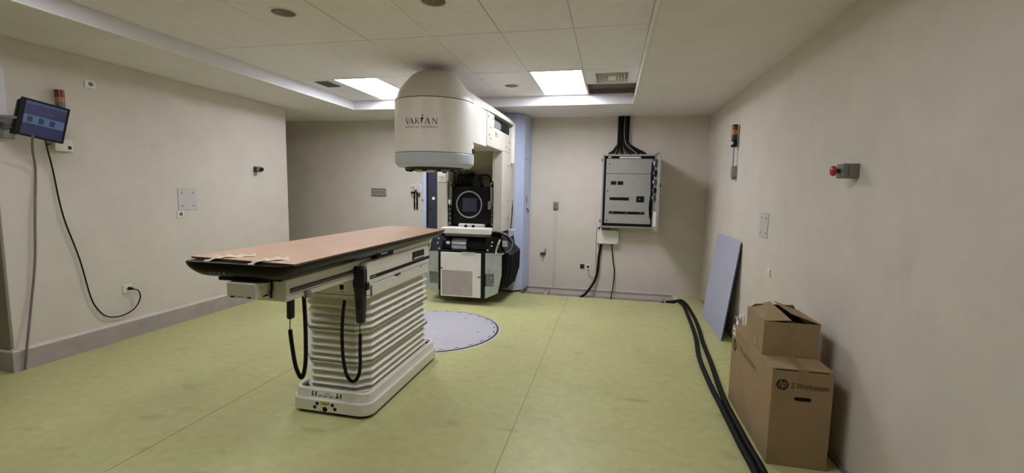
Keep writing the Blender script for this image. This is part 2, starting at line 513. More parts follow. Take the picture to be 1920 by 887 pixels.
for i in range(len(XG) - 1):
    for j in range(len(YG) - 1):
        x0, x1, y0, y1 = XG[i] + G, XG[i + 1] - G, YG[j] + 2 * G, YG[j + 1] - 2 * G
        if is_lamp(i, j): continue
        if i == 6 and j == 5: continue           # air grille tile and the missing tile
        if i == 0 and j == 5:
            MB().box(x0, x1, y0, 5.52 - G, ZC, ZC + 0.02, b=0.0015).build('ceiling_tile', 'tile', ceiling)
            MB().box(x0, x1, 5.52 + G, y1, ZC - 0.001, ZC + 0.02, b=0.0015).build('ceiling_tile', 'tile', ceiling)
            continue
        hole = [d for d in DOWN if x0 < d[0] < x1 and y0 < d[1] < y1]
        if hole:
            tile_with_hole(x0, x1, y0, y1, hole[0][0], hole[0][1], 0.085).build('ceiling_tile', 'tile', ceiling)
            continue
        key = (round(x1 - x0, 3), round(y1 - y0, 3))
        if key not in tile_mesh:
            o = MB().box(-(x1 - x0) / 2, (x1 - x0) / 2, -(y1 - y0) / 2, (y1 - y0) / 2, 0, 0.02, b=0.0015).build('ceiling_tile', 'tile', ceiling)
            tile_mesh[key] = o
            o.location = ((x0 + x1) / 2, (y0 + y1) / 2, ZC)
        else:
            dup(tile_mesh[key], ceiling, ((x0 + x1) / 2, (y0 + y1) / 2, ZC))
# grid bars above the joints
mb = MB()
for x in XG[1:-1]: mb.box(x - 0.012, x + 0.012, YG[0], YG[-1], ZC + 0.006, ZC + 0.03)
mb.build('grid_bar', 'gridline', ceiling)
mb = MB()
for y in YG[1:]: mb.box(XG[0], XG[-1] if y < 6.1 else XG[6], y - 0.012, y + 0.012, ZC + 0.0065, ZC + 0.0305)
mb.build('grid_bar', 'gridline', ceiling)
MB().box(XG[0], XG[6], YG[-1] + G, TY1 - 0.012, ZC, ZC + 0.02).build('edge_strip', 'fascia', ceiling)
# missing tile: dark void above
mb = MB()
x0, x1 = XG[6] + 0.01, XG[7]
mb.box(x0, x1, 5.665, 6.245, ZC + 0.07, ZC + 0.08)
mb.box(x0 - 0.01, x0, 5.665, 6.245, ZC + 0.01, ZC + 0.08)
mb.box(x0, x1, 6.238, 6.245, ZC + 0.01, ZC + 0.08)
mb.box(x0, x1, 5.655, 5.665, ZC + 0.01, ZC + 0.08)
mb.build('void_lining', 'void', ceiling)

# light panels set in the grid
def light_panel(i, j, label, near=False):
    x0, x1, y0, y1 = XG[i] + G, XG[i + 1] - G, YG[j] + G, YG[j + 1] - G
    t = thing('ceiling_light', label, 'ceiling light', ((x0 + x1) / 2, (y0 + y1) / 2, ZC), group='recessed ceiling light panels')
    mb = MB()
    f = 0.022
    mb.box(x0, x0 + f, y0, y1, ZC - 0.004, ZC + 0.03); mb.box(x1 - f, x1, y0, y1, ZC - 0.004, ZC + 0.03)
    mb.box(x0 + f, x1 - f, y0, y0 + f, ZC - 0.004, ZC + 0.03); mb.box(x0 + f, x1 - f, y1 - f, y1, ZC - 0.004, ZC + 0.03)
    mb.build('frame', 'white', t)
    MB().box(x0 + f, x1 - f, y0 + f, y1 - f, ZC + 0.004, ZC + 0.02).build('diffuser', 'lamp_near' if near else 'lamp', t)
    MB().box(x0 + 0.005, x1 - 0.005, y0 + 0.005, y1 - 0.005, ZC + 0.021, ZC + 0.07).build('housing', 'white', t)
light_panel(1, 5, 'glowing ceiling light panel partly hidden behind the dome of the treatment machine')
light_panel(5, 5, 'fully visible glowing ceiling light panel beside the slatted air diffuser')
light_panel(1, 2, 'ceiling light panel just out of view above the near end of the couch', True)
light_panel(5, 2, 'ceiling light panel just out of view above the cartons side', True)

def downlight(x, y, label):
    t = thing('downlight', label, 'downlight', (x, y, ZC), group='round recessed downlights')
    mb = MB()
    mb.lathe([(0.085, 0.004), (0.084, -0.003), (0.098, -0.006), (0.108, -0.003), (0.108, 0.0), (0.085, 0.004)], (x, y, ZC), n=36, caps=False)
    mb.build('trim_ring', 'offwhite', t, smooth=40)
    mb = MB()
    rings = []
    for r, z in ((0.0845, -0.002), (0.082, 0.02), (0.078, 0.045), (0.072, 0.07)):
        rings.append([(x + r * math.cos(2 * math.pi * k / 36), y + r * math.sin(2 * math.pi * k / 36), ZC + z) for k in range(36)])
    mb.loft(rings, c0=False, c1=True)
    mb.build('reflector', 'reflector', t, smooth=40)
    mb = MB(); mb.lathe([(0.03, 0.069), (0.034, 0.058), (0.028, 0.046), (0.012, 0.040)], (x, y, ZC), n=20)
    mb.build('bulb', 'midgrey', t, smooth=40)
downlight(DOWN[0][0], DOWN[0][1], 'unlit round downlight nearest the left edge of the ceiling tray')
downlight(DOWN[1][0], DOWN[1][1], 'unlit round downlight cut by the top of the picture')
downlight(DOWN[2][0], DOWN[2][1], 'small far unlit downlight beside the right light panel')

# slatted air diffuser in a square tile
x0, x1 = XG[6] + G, XG[7] - G
y0, y1 = YG[5] + G, 5.66
t = thing('air_diffuser', 'square slatted air diffuser in the ceiling next to the dark missing tile', 'air vent', ((x0 + x1) / 2, (y0 + y1) / 2, ZC))
mb = MB()
ix0, ix1, iy0, iy1 = x0 + 0.115, x1 - 0.10, y0 + 0.19, y1 - 0.06
mb.box(x0, ix0, y0, y1, ZC, ZC + 0.02); mb.box(ix1, x1, y0, y1, ZC, ZC + 0.02)
mb.box(ix0, ix1, y0, iy0, ZC, ZC + 0.02); mb.box(ix0, ix1, iy1, y1, ZC, ZC + 0.02)
mb.build('tile_plate', 'tile', t)
MB().box(ix0, ix1, iy0, iy1, ZC + 0.04, ZC + 0.05).build('back_plate', 'boxgrey', t)
for k in range(4):
    d = 0.0 + 0.034 * k
    mb = MB()
    a, b_, c_, e_ = ix0 + d, ix1 - d, iy0 + d * 0.95, iy1 - d * 0.95
    q = 0.02
    z_lo, z_hi = ZC - 0.006 - 0.001 * k, ZC + 0.035
    rings = [[(a, c_, z_lo), (b_, c_, z_lo), (b_, e_, z_lo), (a, e_, z_lo)],
             [(a + 0.004, c_ + 0.004, z_lo), (b_ - 0.004, c_ + 0.004, z_lo), (b_ - 0.004, e_ - 0.004, z_lo), (a + 0.004, e_ - 0.004, z_lo)],
             [(a + q, c_ + q, z_hi), (b_ - q, c_ + q, z_hi), (b_ - q, e_ - q, z_hi), (a + q, e_ - q, z_hi)]]
    mb.loft(rings, c0=False, c1=False)
    mb.build('slat_frame', 'offwhite', t)
MB().box(ix0 + 0.14, ix1 - 0.14, iy0 + 0.13, iy1 - 0.13, ZC - 0.008, ZC + 0.0, b=0.003).build('core_plate', 'offwhite', t)
# small return grille on the left
t = thing('return_grille', 'small grey louvred return grille in the ceiling near the left light panel', 'air vent', (-3.545, 5.19, ZC))
MB().box(-3.645, -3.445, 5.05, 5.33, ZC - 0.005, ZC, b=0.002).build('flange', 'boxgrey', t)
for k in range(9):
    yy = 5.07 + k * 0.03
    MB().box(-3.632, -3.458, yy, yy + 0.018, ZC - 0.010, ZC - 0.004, rot=Matrix.Rotation(0.5, 3, 'X')).build('louvre', 'midgrey', t)

# ================================================================== LINEAR ACCELERATOR
GX, HX, HY, HR = -1.93, -1.91, 4.70, 0.425
lin_ = thing('linear_accelerator', 'cream and blue-grey radiotherapy machine with domed head and exposed gantry', 'medical machine', (GX, 6.6, 0))
# --- stand against the back wall
mb = MB()
mb.prism([(-2.98, YB - 0.02), (-2.98, 6.96), (-2.94, 6.92), (-1.455, 6.80), (-1.335, 6.91), (-1.295, YB - 0.02)], 'z', 0.03, 2.758)
stand = mb.build('stand', 'stand_blue', lin_)
MB().box(-2.96, -1.40, 6.98, YB - 0.05, 0.0, 0.035).build('plinth', 'black', stand)
MB().prism([(-2.925, 6.913), (-2.60, 6.893), (-2.60, 6.883), (-2.925, 6.903)], 'z', 0.08, 2.60).build('dark_panel', 'navy', stand)
MB().prism([(-2.945, 6.915), (-2.925, 6.913), (-2.925, 6.885), (-2.945, 6.887)], 'z', 0.05, 2.70).build('edge_strip', 'black', stand)
MB().box(-3.0, -2.946, 6.885, 6.97, 0.03, 2.70, b=0.004).build('edge_strip', 'stand_blue', stand)
MB().cyl((-2.822, 6.892, 1.446), (-2.822, 6.886, 1.446), 0.026, n=20).build('round_sticker', 'white', stand)
MB().cyl((-2.885, 6.895, 1.28), (-2.885, 6.885, 1.28), 0.012, n=14).build('hole', 'black', stand)
# right side of the stand: door split and handle
MB().prism([(-1.345, 6.93), (-1.3325, 6.93), (-1.2955, YB - 0.03), (-1.31, YB - 0.03)], 'z', 2.085, 2.09).build('door_gap', 'darkgrey', stand)
MB().box(-1.34, -1.314, 7.045, 7.085, 1.39, 1.52, b=0.004).build('handle_plate', 'midgrey', stand)
MB().box(-1.33, -1.311, 7.055, 7.075, 1.41, 1.50).build('handle_slot', 'darkgrey', stand)
mb = MB(); mb.tube([(-1.32, 7.06, 1.315), (-1.30, 7.06, 1.31), (-1.285, 7.055, 1.285), (-1.29, 7.05, 1.25)], 0.008, n=8)
mb.build('key_lever', 'black', stand, smooth=40)

# --- rotating frame
def side_col(x0, x1, name):
    return MB().box(x0, x1, 6.0, 6.47, 1.02, 2.129, b=0.008, seg=2).build(name, 'frame', lin_)
colR = side_col(-1.585, -1.46, 'side_column')
colL = side_col(-2.405, -2.255, 'side_column')
MB().box(-2.39, -2.27, 5.992, 6.0, 1.70, 1.83, b=0.003).build('rating_plate', 'offwhite', colL)
MB().box(-2.37, -2.29, 5.989, 5.993, 1.735, 1.74).build('print_line', 'midgrey', colL)
MB().box(-2.37, -2.29, 5.989, 5.993, 1.765, 1.77).build('print_line', 'midgrey', colL)
for z in (1.95, 1.45, 1.2):
    MB().cyl((-1.46, 6.35, z), (-1.453, 6.35, z), 0.009, n=10).build('bolt', 'darkgrey', colR)
MB().box(-1.55, -1.46, 6.47, 6.88, 0.9, 2.50, b=0.01).build('gantry_drum', 'frame', lin_)
MB().cyl((GX, 6.47, 1.40), (GX, 6.90, 1.40), 0.47, n=48).build('bearing_drum', 'frame', lin_, smooth=40)
# arm frame above the opening
mb = MB()
mb.box(-2.40, -1.50, 5.17, 6.47, 2.13, 2.525)
arm = mb.build('arm_frame', 'darkgrey', lin_)
mb = MB()
mb.box(-1.50, -1.46, 5.19, 6.47, 2.13, 2.375, b=0.003); mb.box(-1.50, -1.46, 5.19, 5.53, 2.372, 2.525, b=0.003)
sp = mb.build('side_plate', 'frame', arm)
MB().box(-2.40, -1.46, 5.19, 6.0, 2.125, 2.135).build('under_plate', 'frame', arm)
MB().box(-1.51, -1.462, 5.54, 5.90, 2.38, 2.47, b=0.004).build('module_box', 'midgrey', arm)
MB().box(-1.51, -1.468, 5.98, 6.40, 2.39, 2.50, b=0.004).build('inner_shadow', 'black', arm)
mb = MB(); mb.tube([(-1.47, 5.85, 2.385), (-1.455, 6.0, 2.40), (-1.46, 6.12, 2.385), (-1.455, 6.3, 2.392)], 0.009, n=6); mb.build('wire', 'black', arm)
for y, z in ((5.26, 2.47), (5.45, 2.47), (5.36, 2.35), (5.30, 2.26), (5.36, 2.22), (6.40, 2.28), (6.40, 2.18), (6.2, 2.2)):
    MB().cyl((-1.462, y, z), (-1.455, y, z), 0.010, n=10).build('bolt', 'darkgrey', sp)
mb = MB()
mb.box(-1.461, -1.457, 5.60, 5.72, 2.305, 2.312); mb.box(-1.461, -1.457, 5.60, 5.61, 2.27, 2.34); mb.box(-1.461, -1.457, 5.64, 5.70, 2.275, 2.281)
mb.build('scribed_mark', 'darkgrey', sp)
MB().box(-1.46, -1.415, 6.50, 6.57, 1.99, 2.56, b=0.004).build('edge_strip', 'offwhite', arm)
# concave panel behind the imager
mb = MB()
mb.prism([(6.04, 2.13), (6.30, 1.74), (6.30, 1.02), (6.40, 1.02), (6.40, 2.13)], 'x', -2.26, -1.58)
rec = mb.build('recess_panel', 'recess', lin_)
mb = MB()
mb.prism([(6.005, 2.128), (6.24, 1.80), (6.24, 1.60), (6.0, 1.72)], 'x', -1.60, -1.584)
mb.build('gusset', 'frame', rec)
mb = MB()
mb.prism([(6.005, 2.128), (6.24, 1.80), (6.24, 1.60), (6.0, 1.72)], 'x', -2.256, -2.24)
mb.build('gusset', 'frame', rec)
MB().box(-2.26, -1.585, 6.02, 6.40, 1.0, 1.075, b=0.004).build('sill', 'frame', rec)
for x in (-1.985, -1.875):
    MB().cyl((x, 6.018, 1.088), (x, 6.03, 1.088), 0.021, n=16).build('hole', 'black', rec)
MB().box(-2.10, -1.72, 6.03, 6.10, 1.06, 1.12, b=0.01).build('lug_plate', 'frame', rec)
# imager arm folded into the opening: dark housing with a ring
img = MB().box(-2.205, -1.64, 6.08, 6.30, 1.11, 1.64, b=0.012).build('imager_housing', 'black', lin_)
MB().torus((-1.952, 6.066, 1.388), 0.182, 0.0115, 'y', n=56).build('ring', 'midgrey', img, smooth=60)
MB().cyl((-1.952, 6.075, 1.388), (-1.952, 6.085, 1.388), 0.178, n=48).build('face_disc', 'blackrub', img)
MB().box(-2.05, -1.84, 6.070, 6.076, 1.29, 1.48, b=0.002).build('detector_window', M['scr_base'] if False else 'navy', img)
for k in range(28):
    a = 2 * math.pi * k / 28
    MB().cyl((-1.952 + 0.182 * math.cos(a), 6.055, 1.388 + 0.182 * math.sin(a)), (-1.952 + 0.182 * math.cos(a), 6.062, 1.388 + 0.182 * math.sin(a)), 0.006, n=6).build('ring_screw', 'offwhite', img)
for x, l in ((-2.222, 0), (-1.612, 1)):
    MB().cyl((x, 6.04, 1.11), (x, 6.04, 1.70), 0.010, n=10).build('slide_rod', 'chrome', img, smooth=40)
    MB().cyl((x + 0.028 * (1 if l else -1) * 0 + 0.02 * (-1 if l else 1), 6.05, 1.35), (x + 0.02 * (-1 if l else 1), 6.05, 1.70), 0.006, n=8).build('slide_rod', 'chrome', img, smooth=40)
    for z in (1.14, 1.20, 1.27, 1.33):
        MB().box(x - 0.022, x + 0.022, 6.02, 6.07, z, z + 0.04, b=0.006).build('clamp', 'blackrub', img)
        MB().cyl((x, 6.012, z + 0.02), (x, 6.022, z + 0.02), 0.008, n=8).build('screw', 'chrome', img)
MB().box(-1.665, -1.625, 6.01, 6.07, 1.33, 1.44, b=0.006).build('bracket', 'steel', img)
MB().box(-2.235, -2.215, 6.0, 6.06, 1.39, 1.45, b=0.004).build('bracket', 'offwhite', img)
for x in (-2.175, -1.595):
    MB().cyl((x, 6.02, 1.655), (x, 6.30, 1.655), 0.027, n=16).build('guide_post', 'black', img)
rng = random.Random(3)
for k in range(6):
    xa = -2.13 + 0.035 * k
    mb = MB(); mb.tube([(xa, 6.20, 1.60), (xa - 0.005 + rng.uniform(-.01, .01), 6.14, 1.70), (xa + rng.uniform(-.015, .015), 6.12, 1.78), (xa + 0.01, 6.16, 1.80 + rng.uniform(-.01, .03)), (xa + 0.02, 6.30, 1.80)], 0.017, n=7)
    mb.build('hose', 'blackrub', img, smooth=50)
mb = MB(); mb.tube([(-1.77, 6.2, 1.62), (-1.80, 6.12, 1.70), (-1.83, 6.10, 1.79), (-1.79, 6.12, 1.805), (-1.70, 6.12, 1.80), (-1.665, 6.12, 1.76), (-1.655, 6.18, 1.64)], 0.013, n=7)
mb.build('hose', 'blackrub', img, smooth=50)
MB().box(-2.0, -1.83, 6.2, 6.30, 1.62, 1.80, b=0.01).build('cover_block', 'darkgrey', img)

# --- top cover running back from the dome
rings = []
for y, hw, h in ((4.78, 0.425, 0.22), (4.92, 0.45, 0.21), (5.05, 0.462, 0.19), (5.17, 0.475, 0.175), (5.5, 0.49, 0.16), (5.9, 0.50, 0.155), (6.3, 0.51, 0.15), (6.5, 0.512, 0.135), (6.60, 0.508, 0.10), (6.65, 0.49, 0.05)):
    ring = []
    n = 22
    for k in range(n + 1):
        a = math.pi * k / n
        c, s_ = math.cos(a), math.sin(a)
        ring.append((GX + hw * math.copysign(abs(c) ** 0.75, c), y, 2.518 + min(0.016, max(0, (y - 4.9) * 0.03)) + h * abs(s_) ** 0.75))
    rings.append(ring)
mb = MB(); mb.loft(rings)
topc = mb.build('top_cover', 'dome', lin_, smooth=50)
# --- head: dome, shell, ring
def hring(r, z, back=1.0, n=56):
    out = []
    for k in range(n):
        a = 2 * math.pi * k / n
        x, y = math.cos(a), math.sin(a)
        out.append((HX + r * x, HY + r * y * (back if y > 0 else 1.0), z))
    return out
mb = MB()
prof = [(0.425, 2.520), (0.424, 2.54), (0.412, 2.58), (0.388, 2.62), (0.356, 2.665), (0.320, 2.71), (0.283, 2.755), (0.240, 2.795), (0.19, 2.828), (0.13, 2.848), (0.06, 2.858), (0.01, 2.860)]
mb.loft([hring(r, z, 1.12) for r, z in prof])
dome = mb.build('dome', 'dome', lin_, smooth=60)
MB().loft([hring(0.419, 2.508, 1.0), hring(0.419, 2.522, 1.0)]).build('seam_gap', 'joint', dome)
mb = MB()
U = []
for k in range(37):
    a = math.pi + math.pi * k / 36
    U.append((HX + HR * math.cos(a), HY + HR * math.sin(a)))
U += [(-1.475, 4.82), (-1.464, 5.0), (-1.46, 5.165), (-2.40, 5.165), (-2.385, 5.0), (-2.36, 4.82)]
zz = [2.10, 2.104, 2.108]
mb.prism(U, 'z', 2.108, 2.512)
mb.loft([hring(HR, 1.976), hring(HR, 2.112)])
shell = mb.build('head_shell', 'cream', lin_, smooth=35)
MB().box(GX + 0.455, GX + 0.473, 4.98, 5.03, 1.985, 1.99).build('seam_gap', 'joint', shell) if False else None
mb = MB()
mb.loft([hring(0.418, 1.963), hring(0.418, 1.979)])
mb.build('seam_gap', 'joint', shell)
mb = MB()
mb.loft([hring(r, z) for r, z in ((0.36, 1.827), (0.388, 1.829), (0.424, 1.868), (0.427, 1.880), (0.427, 1.964), (0.423, 1.970))])
ring = mb.build('head_ring', 'bluegrey', lin_, smooth=18)
MB().cyl((HX, HY, 1.80), (HX, HY, 1.828), 0.32, n=48).build('collimator_plate', 'darkgrey', ring)
for a in range(0, 360, 30):
    ca, sa = math.cos(math.radians(a)), math.sin(math.radians(a))
    MB().box(HX + 0.29 * ca - 0.02, HX + 0.29 * ca + 0.02, HY + 0.29 * sa - 0.015, HY + 0.29 * sa + 0.015, 1.785, 1.82, b=0.004).build('latch', 'black', ring)
MB().box(HX - 0.12, HX + 0.06, HY - 0.26, HY - 0.15, 1.775, 1.803, b=0.006).build('accessory_mount', 'offwhite', ring)
MB().box(-1.515, -1.478, 4.70, 4.80, 1.985, 2.04, b=0.006).build('notch', 'black', shell)

# lettering on the curved front of the head
def on_head(s, z, th0=math.radians(2.2)):
    th = th0 + s / HR
    r = HR + 0.0012
    return (HX + r * math.sin(th), HY - r * math.cos(th), z)
def stroke(P, w):
    out = []
    for (xa, ya), (xb, yb) in zip(P[:-1], P[1:]):
        d = Vector((xb - xa, yb - ya)); L = d.length; d /= L
        n = Vector((-d.y, d.x)) * w / 2
        out.append([(xa + n.x, ya + n.y), (xb + n.x, yb + n.y), (xb - n.x, yb - n.y), (xa - n.x, ya - n.y)])
    return out
LET = {
 'V': (stroke([(0.08, 1), (0.45, 0.0)], 0.17), stroke([(0.45, 0.0), (0.80, 1)], 0.07), stroke([(-0.08, 0.98), (0.28, 0.98)], 0.05), stroke([(0.64, 0.98), (0.98, 0.98)], 0.05)),
 'A': (stroke([(0.08, 0), (0.44, 1)], 0.07), stroke([(0.44, 1), (0.84, 0)], 0.17), stroke([(0.22, 0.34), (0.66, 0.34)], 0.06), stroke([(-0.06, 0.02), (0.24, 0.02)], 0.05), stroke([(0.64, 0.02), (1.0, 0.02)], 0.05)),
 'R': (stroke([(0.16, 0), (0.16, 1)], 0.17), stroke([(0.16, 0.96), (0.48, 0.96), (0.62, 0.85), (0.62, 0.64), (0.48, 0.52), (0.16, 0.52)], 0.09), stroke([(0.36, 0.52), (0.80, 0.0)], 0.15), stroke([(-0.02, 0.02), (0.34, 0.02)], 0.05), stroke([(-0.02, 0.98), (0.3, 0.98)], 0.05)),
 'N': (stroke([(0.14, 0), (0.14, 1)], 0.08), stroke([(0.10, 1), (0.84, 0)], 0.17), stroke([(0.84, 0), (0.84, 1)], 0.08), stroke([(-0.02, 0.02), (0.30, 0.02)], 0.05), stroke([(0.68, 0.98), (1.0, 0.98)], 0.05)),
 'I': ([[(0.12, 1.08), (0.62, 1.12), (0.42, 0.60), (0.14, -0.22)]], [[(0.42 + 0.14 * math.cos(a * math.pi / 5), 1.42 + 0.14 * math.sin(a * math.pi / 5)) for a in range(10)]]),
}
CAP = 0.058
def letter(ch, s0, material):
    mb = MB()
    for grp in LET[ch]:
        for poly in grp:
            mb.face([on_head(s0 * 1.09 + x * CAP, 2.246 + y * CAP) for x, y in poly])
    return mb.build('letter', material, shell)
for ch, s0, mt_ in (('V', -0.158, 'ink'), ('A', -0.114, 'ink'), ('R', -0.053, 'inkgrey'), ('I', 0.000, 'ink'), ('A', 0.043, 'ink'), ('N', 0.110, 'inkgrey')):
    letter(ch, s0, mt_)
vs, fs = text_tris('medical systems', 0.036, spacing=1.42)
wd = max(v.x for v in vs) - min(v.x for v in vs)
mb = MB(); add_mapped(mb, vs, fs, lambda x, y: on_head(x * 0.345 / wd, 2.217 + y)); mb.build('lettering', 'ink', shell)

# --- lower half: counterweight, drive motor, covers
mb = MB()
mb.prism([(-2.40, 0.14), (-1.62, 0.14), (-1.42, 0.22), (-1.36, 0.45), (-1.35, 0.70), (-1.45, 0.77), (-1.47, 1.0), (-2.40, 1.0), (-2.50, 0.90), (-2.60, 0.74), (-2.60, 0.42), (-2.52, 0.24)], 'y', 6.05, 6.80, bev=0.012)
cw = mb.build('counterweight', 'black', lin_)
for k in range(5):
    y = 6.12 + k * 0.13
    mb = MB(); mb.prism([(-1.425, 0.23), (-1.365, 0.45), (-1.355, 0.69), (-1.33, 0.70), (-1.335, 0.44), (-1.405, 0.20)], 'y', y, y + 0.06, bev=0.01)
    mb.build('rib', 'blackrub', cw)
MB().box(-2.33, -1.66, 5.89, 6.06, 0.10, 0.76, b=0.004).build('front_core', 'black', cw)
fc = MB().box(-2.297, -1.715, 5.86, 5.885, 0.108, 0.728, b=0.004).build('front_cover', 'offwhite', lin_)
MB().box(-2.272, -1.83, 5.857, 5.861, 0.128, 0.478).build('grey_patch', 'fabricgrey', fc, label='bare pinkish-grey rectangle on the cover')
MB().box(-2.30, -2.265, 5.852, 5.862, 0.50, 0.512).build('slot', 'black', fc)
MB().box(-1.75, -1.715, 5.852, 5.862, 0.398, 0.41).build('slot', 'black', fc)
MB().box(-1.99, -1.80, 5.85, 5.90, 0.722, 0.738, b=0.003).build('top_tab', 'platesteel', fc)
for sx, nm in ((1, 'r'), (-1, 'l')):
    if sx > 0:
        poly = [(-1.655, 0.735), (-1.635, 0.748), (-1.425, 0.748), (-1.425, 0.44), (-1.475, 0.185), (-1.655, 0.10), (-1.655, 0.27), (-1.53, 0.28), (-1.53, 0.455), (-1.655, 0.445)]
    else:
        poly = [(-2.34, 0.735), (-2.34, 0.435), (-2.47, 0.445), (-2.47, 0.275), (-2.34, 0.27), (-2.34, 0.13), (-2.51, 0.20), (-2.56, 0.44), (-2.56, 0.735)]
    mb = MB(); mb.prism(poly, 'y', 5.885, 5.90, bev=0.0)
    pl = mb.build('weight_plate', 'platesteel', lin_)
    xs = (-1.65, -1.53) if sx > 0 else (-2.47, -2.335)
    MB().box(xs[0], xs[1], 5.897, 5.93, 0.265, 0.458, b=0.003).build('inset_block', 'midgrey', pl)
    for bx, bz in (((-1.615, 0.50), (-1.49, 0.495), (-1.565, 0.22), (-1.565, 0.40), (-1.54, 0.31)) if sx > 0 else ((-2.38, 0.50), (-2.40, 0.215), (-2.36, 0.41))):
        MB().cyl((bx, 5.875, bz), (bx, 5.888, bz), 0.014, 0.011, n=12).build('bolt', 'steel', pl, smooth=40)
# motor barrel
MB().cyl((-2.30, 5.98, 0.83), (-1.65, 5.98, 0.83), 0.088, n=32).build('motor_barrel', 'blackrub', lin_, smooth=40)
mot = MB().cyl((-2.145, 5.98, 0.83), (-1.935, 5.98, 0.83), 0.095, n=36).build('motor_sleeve', 'steel', lin_, smooth=40)
MB().box(-2.22, -2.17, 5.875, 5.90, 0.84, 0.88, b=0.003).build('tag', 'offwhite', mot)
MB().cyl((-1.93, 5.98, 0.83), (-1.91, 5.98, 0.83), 0.10, n=36).build('flange', 'black', mot, smooth=40)
for sx in (1, -1):
    if sx > 0: poly = [(-1.655, 0.74), (-1.655, 0.96), (-1.49, 0.96), (-1.425, 0.745)]
    else: poly = [(-2.30, 0.74), (-2.25, 0.95), (-2.42, 0.93), (-2.46, 0.74)]
    mb = MB(); mb.prism(poly, 'y', 5.88, 5.90, bev=0.002)
    bp = mb.build('bracket_plate', 'navy' if sx < 0 else 'black', lin_)
    for bx, bz in (((-1.56, 0.89), (-1.565, 0.84), (-1.62, 0.78)) if sx > 0 else ((-2.33, 0.915), (-2.345, 0.85), (-2.325, 0.775))):
        MB().cyl((bx, 5.87, bz), (bx, 5.882, bz), 0.011, n=12).build('bolt', 'white', bp, smooth=40)
MB().box(-2.52, -2.46, 5.90, 5.96, 0.84, 0.93, b=0.004).build('connector', 'white', lin_)
mb = MB(); mb.tube([(-2.42, 5.89, 0.94), (-2.45, 5.88, 0.86), (-2.46, 5.88, 0.80), (-2.48, 5.90, 0.75)], 0.012, n=7); mb.build('hydraulic_pipe', 'chrome', lin_, smooth=50)
mb = MB(); mb.tube([(-1.455, 5.90, 0.93), (-1.475, 5.875, 0.86), (-1.50, 5.875, 0.78), (-1.50, 5.89, 0.735)], 0.016, n=8); mb.build('hydraulic_pipe', 'chrome', lin_, smooth=50)
MB().box(-1.43, -1.36, 5.92, 5.96, 0.83, 0.91, b=0.004).build('connector', 'platesteel', lin_)
MB().box(-1.52, -1.40, 5.88, 5.95, 0.725, 0.75, b=0.003).build('connector', 'chrome', lin_)
for k in range(6):
    d = 0.018 * k
    mb = MB(); mb.tube([(-1.66 + d, 5.97, 1.03 - 0.3 * d), (-1.50 + d * .5, 5.93 + d, 1.035 - d * 0.3), (-1.36 + d * 0.2, 5.93 + d, 0.99 - d), (-1.29 + d * .2, 5.95 + d, 0.90 - d * 0.6), (-1.31, 5.96 + d, 0.80 - d * 0.3), (-1.39 - d, 5.95 + d, 0.745)], 0.010, n=7)
    mb.build('hose', 'blackrub' if k % 3 else 'midgrey', lin_, smooth=50)
# cable up the right flank
mb = MB(); mb.tube([(-1.40, 6.2, 1.02), (-1.42, 6.35, 1.2), (-1.40, 6.45, 1.5), (-1.43, 6.52, 1.9)], 0.005, n=6); mb.build('hose', 'boxgrey', lin_, smooth=50)
mb = MB(); mb.tube([(-1.38, 6.2, 1.02), (-1.395, 6.36, 1.25), (-1.41, 6.45, 1.45)], 0.008, n=6); mb.build('hose', 'blackrub', lin_, smooth=50)
MB().box(-1.40, -1.31, 6.15, 6.26, 0.99, 1.05, b=0.004).build('connector', 'stand_blue', lin_)
led = MB().box(-2.285, -1.585, 5.84, 5.99, 0.995, 1.072, b=0.004).build('ledge_bar', 'offwhite', lin_)
MB().box(-2.25, -1.60, 5.90, 6.03, 0.955, 0.996).build('ledge_support', 'midgrey', led)

# ================================================================== FLOOR TURNTABLE
tt = thing('turntable_disc', 'round lilac-grey turntable plate set in the floor below the machine', 'turntable', (-1.955, 4.71, 0))
c = (-1.955, 4.71, 0)
MB().lathe([(0.01, 0.0), (0.80, 0.0), (0.80, 0.003), (0.798, 0.004), (0.01, 0.004)], c, n=72).build('outer_rim', 'discrim', tt, smooth=30)
MB().lathe([(0.01, 0.004), (0.772, 0.004), (0.772, 0.0055), (0.01, 0.0055)], c, n=72).build('dark_joint', 'joint', tt, smooth=30)
plate = MB().lathe([(0.01, 0.005), (0.750, 0.005), (0.750, 0.009), (0.748, 0.010), (0.01, 0.010)], c, n=72).build('plate', 'disc', tt, smooth=30)
for a in range(-60, 120, 13):
    ca, sa = math.cos(math.radians(a)), math.sin(math.radians(a))
    rot = Matrix.Rotation(math.radians(a), 3, 'Z')
    MB().box(c[0] + 0.722 * ca - 0.006, c[0] + 0.722 * ca + 0.006, c[1] + 0.722 * sa - 0.024, c[1] + 0.722 * sa + 0.024, 0.0098, 0.0108, rot=rot).build('slot', 'joint', plate)
for dx, dy in ((0.55, 0.02), (0.25, 0.48), (0.15, -0.55)):
    MB().cyl((c[0] + dx, c[1] + dy, 0.0098), (c[0] + dx, c[1] + dy, 0.0112), 0.014, n=12).build('screw', 'midgrey', plate)

